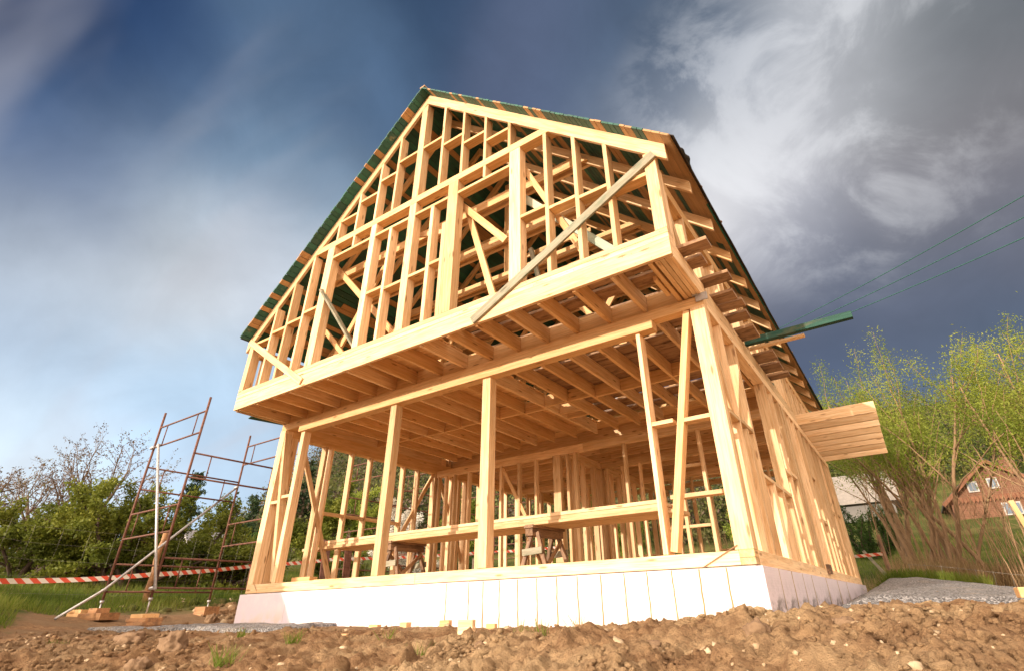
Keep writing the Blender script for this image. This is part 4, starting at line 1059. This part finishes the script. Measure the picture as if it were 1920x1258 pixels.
def leaves(name, C, s, rs_, asp=.5, droop=0., clump=1.3):
    n = len(C); a = rs_.randn(n, 3); a[:, 2] -= droop; a /= np.linalg.norm(a, axis=1, keepdims=True)
    b_ = np.cross(a, rs_.randn(n, 3)); b_ /= np.linalg.norm(b_, axis=1, keepdims=True)
    ls = s*rs_.uniform(.6, 1.3, (n, 1)); a = a*ls; b_ = b_*ls*asp
    V = np.stack([C-a, C+b_, C+a, C-b_], axis=1).reshape(-1, 3)
    k = np.sin(C[:, 0]*clump*2.1+1)+np.sin(C[:, 1]*clump*2.7)+np.sin(C[:, 2]*clump*3.1+2)
    tn = np.clip(.5+.17*k+rs_.randn(n)*.16, 0, 1)
    return quads(name, V, n, np.stack([tn, tn, tn, np.ones(n)], axis=1))
BUSH = dict(h=2.9, r=.09, stems=7, spread=.9, base=.5, seg=.35, wander=(.16, .22, .25), up=(.02, -.03, -.02), n=(9, 7, 0), lo=(.2, .15, 0), ang=(55, 50, 0), len=(.62, .5, 0), rad=(.6, .6, 0), leaf_lv=1, leaves=36000, ls=.048, jit=.09)
BUSH['n'] = (9, 8); BUSH3 = dict(BUSH)
BARE = dict(h=4.7, r=.13, stems=4, spread=.45, base=.1, seg=.4, wander=(.12, .16, .2, .2), up=(.05, .04, .02, .0), n=(10, 11, 9), lo=(.3, .2, .15), ang=(45, 42, 40), len=(.6, .55, .45), rad=(.55, .55, .6), leaf_lv=2, leaves=7000, ls=.04, jit=.05)
WILLOW = dict(h=5.6, r=.085, stems=7, spread=.34, base=.45, seg=.5, wander=(.07, .12, .16), up=(.03, .06, -.03), n=(9, 8), lo=(.35, .2), ang=(32, 38), len=(.5, .5), rad=(.5, .6), leaf_lv=1, leaves=24000, ls=.043, asp=.32, jit=.17, bare=.42)
SHRUB = dict(h=1.6, r=.04, stems=9, spread=.8, base=.3, seg=.25, wander=(.15, .22), up=(.02, 0), n=(8,), lo=(.2,), ang=(50,), len=(.55,), rad=(.6,), leaf_lv=0, leaves=9000, ls=.045, jit=.09)
ROUND = dict(h=4.2, r=.13, stems=2, spread=.25, base=.15, seg=.4, wander=(.1, .16, .2), up=(.03, .02, 0), n=(10, 8), lo=(.25, .2), ang=(55, 45), len=(.5, .5), rad=(.5, .6), leaf_lv=1, leaves=16000, ls=.07, jit=.14)
BIR = dict(ROUND); BIR['leaves'] = 7000
tree('broad_bush_tree', -9.2, 1.6, 'broad leafy green tree left of the scaffold behind the tape', 'tree', 3, BUSH, L_GREEN, B_DARK)
tree('broad_bush_tree', -8.9, 4.4, 'smaller leafy green tree right behind the scaffold', 'tree', 12, dict(BUSH, h=2.1, leaves=16000), L_GREEN, B_DARK)
tree('broad_bush_tree', -6.3, -3.6, 'low leafy thicket at the left picture edge', 'tree', 14, dict(BUSH, h=1.3, leaves=12000, r=.05), L_GREEN, B_DARK, zoff=-.05)
tree('broad_bush_tree', -11.5, .2, 'leafy green tree at far left below the bare one', 'tree', 15, dict(BUSH, h=1.9, leaves=20000), L_GREEN, B_DARK)
tree('broad_bush_tree', -10.5, 3.2, 'leafy green tree crossed by the nearest scaffold upright', 'tree', 16, dict(BUSH, h=2.7, leaves=26000), L_GREEN, B_DARK)
tree('bare_tree', -19.2, 2.6, 'round bare-twigged tree rising above the green one', 'tree', 4, BARE, L_BROWN, B_GREY)
tree('bare_tree', -15, -1.6, 'thin bare tree with few leaves at the left edge', 'tree', 5, dict(BARE, h=3.0, leaves=2200), L_BROWN, B_GREY)
tree('brown_shrub', -12.5, -.9, 'reddish brown leafless shrub at the left edge', 'shrub', 6, dict(SHRUB, h=2.4, leaves=9000, ls=.03), L_BROWN, B_DARK)
SH = [(-11.5, 6.6, 1.9, L_DARK, 'dark shrub right of the scaffold tower under the pines'), (-9.0, 8.6, 1.7, L_GREEN, 'green shrub seen just left of the house post'), (-12.0, 10.5, 2.2, L_GREEN, 'green shrub seen through the first left bay'),
      (-8.0, 15.0, 2.0, L_DARK, 'dark shrub seen through the second left bay'), (-4.5, 17.5, 2.0, L_GREEN, 'green shrub seen behind the left sawhorse'), (-1.0, 18.5, 1.7, L_WILLOW, 'yellow-green shrub seen behind the middle posts'),
      (3.0, 19.0, 1.7, L_GREEN, 'green shrub seen through the back rooms'), (6.4, 18.5, 1.6, L_DARK, 'dark shrub behind the rear right corner'), (7.9, 25.5, 2.9, L_DARK, 'dark rounded shrub below the grey-roofed barn'), (9.0, 27.0, 2.6, L_DARK, 'low dark shrub right of the rounded one below the barn')]
for i, (x, y, h, lm, lb) in enumerate(SH): tree('shrub', x, y, lb, 'shrub', 20+i, dict(SHRUB, h=h, r=.03*h), lm, B_DARK, 'shrubs around the site')
RT = [(-14.5, 11.5, 3.6, L_GREEN, 16000, 'leafy tree on the slope seen left of the tall middle posts'), (-17, 16, 4.0, L_WILLOW, 9000, 'pale spring tree on the slope above the shrubs'), (-12, 20, 3.8, L_GREEN, 12000, 'leafy tree seen between the two tall middle posts'),
      (-5, 26, 3.6, L_GREEN, 12000, 'leafy tree seen through the rear left rooms'), (1.5, 28, 3.4, L_WILLOW, 10000, 'pale yellow-green tree seen through the rear middle rooms')]
for i, (x, y, h, lm, nl, lb) in enumerate(RT): tree('spring_tree', x, y, lb, 'tree', 40+i, dict(ROUND, h=h, leaves=nl), lm, B_GREY, 'spring trees on the slope')
tree('blossom_tree', -8.6, 11.9, 'white blossoming tree seen through the left wall bays', 'tree', 60, dict(ROUND, h=3.1, leaves=16000, ls=.045, jit=.10), L_BLOSSOM, B_DARK)
# willows on the right
WL = [(9.9, 15.0, 5.9, 6, 71, 'willow with yellow-green crown right behind the porch joists'), (10.8, 15.6, 5.6, 4, 72, 'tall willow with dark trunk in the middle of the right-hand clump'), (12.9, 12.8, 5.7, 5, 73, 'tallest willow, its crown cut by the right picture edge'),
      (9.5, 19.0, 6.0, 5, 74, 'smaller willow rising behind the ends of the porch joists'), (14.6, 15.5, 6.8, 4, 75, 'willow farther back at the right edge')]
for x, y, h, st, sd_, lb in WL: tree('willow', x, y, lb, 'tree', sd_, dict(WILLOW, h=h, stems=st), L_WILLOW, B_TAN, 'willows beyond the lane')
# thickets of bare tan canes
def canes(x, y, n, h, label, seed, lean=.12, spread=(1.2, .6)):
    rg = random.Random(seed); L = []
    for k in range(n):
        px, py = rg.gauss(0, spread[0]*.5), rg.gauss(0, spread[1]*.5); z = gh0(x+px, y+py)-gh0(x, y); hh = h*rg.uniform(.5, 1.1)
        dx, dy = rg.gauss(0, lean), rg.gauss(0, lean); r = rg.uniform(.005, .016)
        L.append([(Vector((px+dx*hh*f*f, py+dy*hh*f*f, z-.05+hh*f)), r*(1-.7*f)) for f in (0, .25, .5, .75, 1)])
        for m_ in range(3):
            f = rg.uniform(.4, .9); b0 = Vector((px+dx*hh*f*f, py+dy*hh*f*f, z-.05+hh*f)); e = b0+Vector((rg.gauss(0, .18), rg.gauss(0, .18), rg.uniform(.2, .6)))
            L.append([(b0, r*.4), (e, .003)])
    T = empty('cane_thicket', (x, y, gh0(x, y)), label, 'thicket', 'thickets of bare canes'); put('canes', smooth(tube_mesh('canes', L, 5)), B_TAN, T, Matrix.Translation((x, y, gh0(x, y))))
canes(9.9, 13.6, 24, 3.3, 'bare tan canes left of the dark willow stems', 81); canes(11.0, 12.9, 26, 2.9, 'bare tan canes between the willows', 82); canes(12.0, 12.2, 40, 3.0, 'low bare tan canes in front of the brick house', 83)
canes(9.4, 14.8, 16, 2.8, 'thin bare canes just right of the house corner', 84); canes(13.2, 11.6, 30, 2.8, 'bare tan canes at the right picture edge', 85); canes(3.5, 15.5, 50, 2.2, 'bare canes seen through the rear right rooms', 86, spread=(3, .8))
# pines on the left hill
def pine(x, y, h, label, seed):
    rg = random.Random(seed); rs_ = np.random.RandomState(seed); z = gh0(x, y); L = [[(Vector((0, 0, -.3)), .03*h*.6), (Vector((0, 0, h*.97)), .02)]]; C = []
    for k in range(int(h*9)):
        f = rg.uniform(.18, 1); a = rg.uniform(0, 6.3); l = (1-f)**.8*h*.26*rg.uniform(.55, 1.25)+.12; d = Vector((math.cos(a), math.sin(a), rg.uniform(-.1, .3)))
        p = Vector((0, 0, h*f)); L.append([(p, .03), (p+d*l, .006)])
        for m_ in range(int(26+40*l)): q = p+d*l*rg.uniform(.25, 1.05); C.append((q.x+rg.gauss(0, .13), q.y+rg.gauss(0, .13), q.z+rg.gauss(0, .09)))
    T = empty('pine_tree', (x, y, z), label, 'tree', 'pines on the left hill'); MT = Matrix.Translation((x, y, z))
    put('trunk', tube_mesh('trunk', L, 5), B_DARK, T, MT); put('crown', leaves('crown', np.array(C), .13, rs_, .35), L_PINE, T, MT)
for x, y, h, s, lb in ((-28.5, 11.5, 6.6, 91, 'dark pine between the two scaffold uprights, leftmost of three'), (-30.5, 16.8, 5.0, 92, 'small dark pine, middle one of three'), (-27.0, 18.6, 6.6, 93, 'dark pine just left of the house post')): pine(x, y, h, lb, s)
# far woods on the slopes
def woods():
    rg = random.Random(33); rs_ = np.random.RandomState(33); Cs, Ts = [], []
    k = 0
    while k < 1300:
        az = rg.uniform(-82, 16); r = rg.uniform(44, 118); x = CAM.x+r*math.sin(R(az)); y = CAM.y+r*math.cos(R(az))
        if az > -8 and r < 62: continue
        if az < -58 and r < 50: continue
        if az < -64 and r < 70: continue
        z = gh0(x, y); s = rg.uniform(1.2, 2.6)*(1+(r-40)/150); n = 300; tone = rg.choice((.0, .2, .35, .5, .5, .75, .9))+rg.uniform(-.06, .06)
        v = rs_.randn(n, 3); v /= np.linalg.norm(v, axis=1, keepdims=True); v *= rs_.uniform(.45, 1.05, (n, 1))
        c = v*np.array([s, s, s*1.15])+np.array([x, y, z+s*1.0]); Cs.append(c); Ts.append(np.clip(tone+rs_.randn(n)*.05, 0, 1)); k += 1
    C = np.concatenate(Cs); T = np.concatenate(Ts); n = len(C)
    a = rs_.randn(n, 3); a /= np.linalg.norm(a, axis=1, keepdims=True); b_ = np.cross(a, rs_.randn(n, 3)); b_ /= np.linalg.norm(b_, axis=1, keepdims=True)
    ls = rs_.uniform(.09, .22, (n, 1)); V = np.stack([C-a*ls, C+b_*ls*.6, C+a*ls, C-b_*ls*.6], axis=1).reshape(-1, 3)
    o = put('far_woods', quads('far_woods', V, n, np.stack([T, T, T, np.ones(n)], axis=1)), L_HILL)
    tag(o, 'mixed spring woods covering the far slopes', 'woods', kind='stuff')
woods()
# grass
def blades(name, pts, hmin, hmax, wid, mat, seed, lean=.35):
    rs_ = np.random.RandomState(seed); n = len(pts); C = np.array(pts); a = rs_.rand(n)*6.283
    w = np.stack([np.cos(a), np.sin(a), np.zeros(n)], axis=1)*wid*rs_.uniform(.6, 1.4, (n, 1)); h = rs_.uniform(hmin, hmax, (n, 1))
    ln_ = rs_.randn(n, 3)*lean; ln_[:, 2] = 1; tip = C+ln_*h
    V = np.stack([C-w, C+w, tip+w*.25, tip-w*.25], axis=1).reshape(-1, 3); tn = np.clip(.5+.22*np.sin(C[:, 0]*1.3)+.2*np.sin(C[:, 1]*1.7)+rs_.randn(n)*.2, 0, 1)
    return put(name, quads(name, V, n, np.stack([tn, tn, tn, np.ones(n)], axis=1)), mat)
def meadow():
    rg = random.Random(9); P_ = []
    while len(P_) < 60000:
        az = rg.uniform(-80, -48); r = rg.uniform(9.5, 34); x = CAM.x+r*math.sin(R(az)); y = CAM.y+r*math.cos(R(az))
        if x > -3.7+.8*fbm(x, y, .6, 2)+2.4*ss(1.6, 2.8, -y) or (y < 4.3 and x > -4.3 and y > 1.2): continue
        if noise.noise((x*.7, y*.7, 1)) < -.25 and rg.random() < .6: continue
        P_.append((x, y, gh(x, y)-.02))
    return P_
tag(blades('meadow_grass', meadow(), .06, .24, .006, L_GRASS, 1), 'sunlit green meadow grass on the left beyond the soil', 'grass', kind='stuff')
def verge():
    rg = random.Random(19); P_ = []
    while len(P_) < 42000:
        x = rg.uniform(-6, 20); y = rg.uniform(11.9, 32)
        if y < 12.0+.1*(x-9): continue
        P_.append((x, y, gh(x, y)-.02))
    while len(P_) < 46000:
        x = rg.uniform(8.5, 10.6); y = rg.uniform(9.0, 9.8); P_.append((x, y, gh(x, y)-.02))
    return P_
tag(blades('verge_grass', verge(), .05, .26, .007, L_GRASS, 2), 'rough green grass beyond the lane and behind the house', 'grass', kind='stuff')
def drygrass():
    rg = random.Random(29); P_ = []
    while len(P_) < 9000:
        x = rg.gauss(11.6, 2.2); y = rg.gauss(12.9, .8)
        if y < 11.9: continue
        P_.append((x, y, gh(x, y)-.02))
    return P_
tag(blades('dry_grass', drygrass(), .15, .6, .006, L_DRY, 3, .2), 'dry straw-coloured grass around the willow stems', 'grass', kind='stuff')
def tuft(x, y, n, h, label, seed):
    rg = random.Random(seed); z = gh(x, y); P_ = [(rg.gauss(0, .028), rg.gauss(0, .028), -.01) for k in range(n)]
    o = blades('grass_tuft', P_, h*.4, h, .0028, L_GRASS, seed, .55); o.matrix_basis = Matrix.Translation((x, y, z)); tag(o, label, 'grass tuft', 'small tufts on the soil')
for i, (x, y, n, h, lb) in enumerate([(6.55, -1.35, 40, .16, 'grass tuft just right of the upright pine block'), (7.22, -2.05, 34, .15, 'grass tuft before the middle of the foam wall'), (7.6, -2.2, 14, .12, 'thin grass sprig right of the wall-side tuft'),
                                    (5.5, -2.75, 60, .10, 'low grass tuft in the left foreground soil'), (6.15, -3.6, 60, .12, 'grass tuft at the bottom edge left of centre'), (3.9, -2.2, 50, .10, 'small green tuft among the left clods'),
                                    (7.1, -3.1, 30, .09, 'small tuft at the bottom centre'), (5.9, -2.2, 22, .15, 'thin tall sprig in the middle soil'), (3.2, -3.4, 40, .09, 'tiny green tuft in the lower left corner')]): tuft(x, y, n, h, lb, 200+i)
for i, (x, y, s, sq, lb) in enumerate([(5.05, -3.35, .15, (1.1, .9, 1.0), 'big crumbly clod standing up at the lower left'), (5.55, -3.75, .12, (1.2, .9, .8), 'tan clod right of the big crumbly one'), (4.25, -3.3, .14, (1.5, 1, .7), 'wide brown clod in the left foreground'),
                                    (8.75, -2.6, .085, (1.1, .9, 1.), 'yellowish clod below the right foundation corner'), (8.35, -2.9, .06, (1.2, 1, .7), 'round clod left of the yellowish one'), (7.25, -2.75, .045, (1.1, 1, .8), 'small orange clod in the middle foreground'),
                                    (8.2, -1.3, .035, (1, 1, .9), 'small brown stone against the foam wall'), (-1.9, .55, .15, (1, .9, 1), 'pale angular rock beside the left foundation'), (-1.2, -1.0, .07, (1.1, 1, .9), 'small pale stone on the gravel at left'),
                                    (9.1, -2.5, .07, (1.3, 1, .8), 'rough ochre clod on the right mound'), (3.2, -2.9, .11, (1.3, 1, .8), 'brown clod near the left edge')]):
    boulder('earth_clod', x, y, s, lb, 'clod', 'large clods and stones', sq, i+1)

# ------------------------------------------------------------------ distant buildings
def brick_house():
    x0, x1, y0, zb_, ze, za = 12.55, 18.0, 40, 3.9, 5.35, 7.5; xm = 15.1
    T = empty('brick_house', (xm, y0, zb_), 'reddish brick cottage with dark gable roof behind the canes', 'house')
    m, t, b = material('brick'); tc = t.new('ShaderNodeTexCoord'); br = t.new('ShaderNodeTexBrick'); t.link(t.scale(tc.outputs['Object'], (1, 1, 1), rot=(R(90), 0, 0)), br.inputs[0])
    br.inputs['Color1'].default_value = (.17, .075, .04, 1); br.inputs['Color2'].default_value = (.13, .055, .03, 1); br.inputs['Mortar'].default_value = (.26, .16, .10, 1); br.inputs['Scale'].default_value = 2.2; br.inputs['Mortar Size'].default_value = .012
    t.link(br.outputs[0], b.inputs['Base Color']); b.inputs['Roughness'].default_value = .9
    ml = wood_mat('red_planks', (.22, .09, .045), (.15, .06, .03))
    V = [(x0,y0,zb_),(x1,y0,zb_),(x1,y0,ze),(xm,y0,za),(x0,y0,ze),(x0,y0+7,zb_),(x1,y0+7,zb_),(x1,y0+7,ze),(xm,y0+7,za),(x0,y0+7,ze)]
    me = bpy.data.meshes.new('wall'); me.from_pydata(V, [], [(0,1,2,3,4),(9,8,7,6,5),(0,4,9,5),(1,6,7,2)]); put('wall', me, m, T)
    mr = metal_mat('dark_roof', (.05, .045, .045), (.09, .08, .075), 0, .8, 3)
    for s, xe in ((-1, x0-.45), (1, x1+.45)):
        zz_ = za-(za-ze)*abs(xe-xm)/abs((x0 if s < 0 else x1)-xm)
        bar_ = [(xm,y0-.5,za),(xe,y0-.5,zz_),(xe,y0+7.4,zz_),(xm,y0+7.4,za)]
        hexa('roof', [*bar_, *[(a, b2, c+.16) for a, b2, c in bar_]], mr, T, (0, 1, 0), 0)
        bar('bargeboard', (xm, y0-.53, za-.02), (xe, y0-.53, zz_-.02), .22, .05, ml, T)
    k = 0; xx = x0-.1
    V, F = [], []
    while xx < x1+.1:
        b0 = len(V); V += [(xx, y0-.12, ze+.05), (xx+.19, y0-.12, ze+.05), (xx+.19, y0-.12, ze-.22), (xx+.095, y0-.12, ze-.36), (xx, y0-.12, ze-.22)]; F.append(tuple(range(b0, b0+5))); xx += .21
    me = bpy.data.meshes.new('valance'); me.from_pydata(V, [], F); o = put('valance', me, ml, T); md = o.modifiers.new('s', 'SOLIDIFY'); md.thickness = .04
    mg, t, b = material('window_glass'); b.inputs['Base Color'].default_value = (.10, .14, .19, 1); b.inputs['Roughness'].default_value = .12
    for wx, wz, ww, wh in ((14.05, 5.75, .42, .5), (15.15, 5.85, .42, .5), (15.6, 4.2, .8, .6)):
        fr = bx('window', wx-ww/2-.08, wx+ww/2+.08, y0-.08, y0-.02, wz-.08, wz+wh+.08, M_WHITE, T)
        bx('pane', wx-ww/2, wx-.02, y0-.1, y0-.085, wz, wz+wh, mg, fr, bevel=0); bx('pane', wx+.02, wx+ww/2, y0-.1, y0-.085, wz, wz+wh, mg, fr, bevel=0)
    bx('chimney', 16.2, 16.7, y0+2, y0+2.5, 6.6, 8.0, m, T)
brick_house()
def barn():
    x0, x1, yb, zb_, ze, za = 5.3, 9.45, 43, 4.8, 6.45, 8.55
    T = empty('barn', (x1, yb, zb_), 'plastered barn with pale grey roof right of the porch joists', 'barn'); m, t, b = material('plaster'); tc = t.new('ShaderNodeTexCoord'); n = t.noise(tc.outputs['Object'], 1.5, 5, .6)
    t.link(t.mix(n, (.07, .06, .05), (.11, .095, .08)), b.inputs['Base Color'])
    y1 = yb+5; ym = yb+2.5
    V = [(x0,yb,zb_),(x1,yb,zb_),(x1,yb,ze),(x0,yb,ze),(x0,y1,zb_),(x1,y1,zb_),(x1,y1,ze),(x0,y1,ze),(x1,ym,za),(x0,ym,za)]
    me = bpy.data.meshes.new('wall'); me.from_pydata(V, [], [(0,1,2,3),(5,4,7,6),(1,5,6,8,2),(4,0,3,9,7)]); put('wall', me, m, T)
    mr, t, b = material('grey_roof'); tc = t.new('ShaderNodeTexCoord'); wv_ = t.new('ShaderNodeTexWave'); wv_.bands_direction = 'X'; wv_.inputs['Scale'].default_value = 1.6; t.link(tc.outputs['Object'], wv_.inputs[0])
    n = t.noise(tc.outputs['Object'], 3, 5, .7); c = t.mix(t.smooth(n, .35, .7), (.21, .19, .17), (.29, .26, .23)); c = t.mix(t.math('MULTIPLY', wv_.outputs['Fac'], .25), c, (.22, .20, .19)); t.link(c, b.inputs['Base Color']); b.inputs['Roughness'].default_value = .85
    for ye in (yb-.5, y1+.5):
        zz_ = ze-.42; q = [(x0-.3, ym, za), (x1+.5, ym, za), (x1+.5, ye, zz_), (x0-.3, ye, zz_)]
        hexa('roof', [*q, *[(a, b2, c+.12) for a, b2, c in q]], mr, T, (1, 0, 0), 0)
        bar('bargeboard', (x1+.53, ym, za), (x1+.53, ye, zz_), .2, .04, M_OLD, T, side=(1, 0, 0))
barn()
def hut():
    x, y = -19.5, 8.6; z = gh0(x, y)-.3
    T = empty('hut', (x, y, z), 'small white-gabled hut half hidden between the scaffold uprights', 'hut')
    V = [(x-1.2,y-.9,z),(x+1.2,y-.9,z),(x+1.2,y-.9,z+1.5),(x,y-.9,z+2.5),(x-1.2,y-.9,z+1.5),(x-1.2,y+1.8,z),(x+1.2,y+1.8,z),(x+1.2,y+1.8,z+1.5),(x,y+1.8,z+2.5),(x-1.2,y+1.8,z+1.5)]
    me = bpy.data.meshes.new('wall'); me.from_pydata(V, [], [(0,1,2,3,4),(9,8,7,6,5),(0,4,9,5),(1,6,7,2)]); put('wall', me, M_WHITE, T)
    for s in (-1, 1):
        q = [(x, y-1.1, z+2.52), (x+s*1.5, y-1.1, z+1.27), (x+s*1.5, y+2, z+1.27), (x, y+2, z+2.52)]
        hexa('roof', [*q, *[(a, b2, c+.08) for a, b2, c in q]], M_GALV, T, (0, 1, 0), 0)
hut()
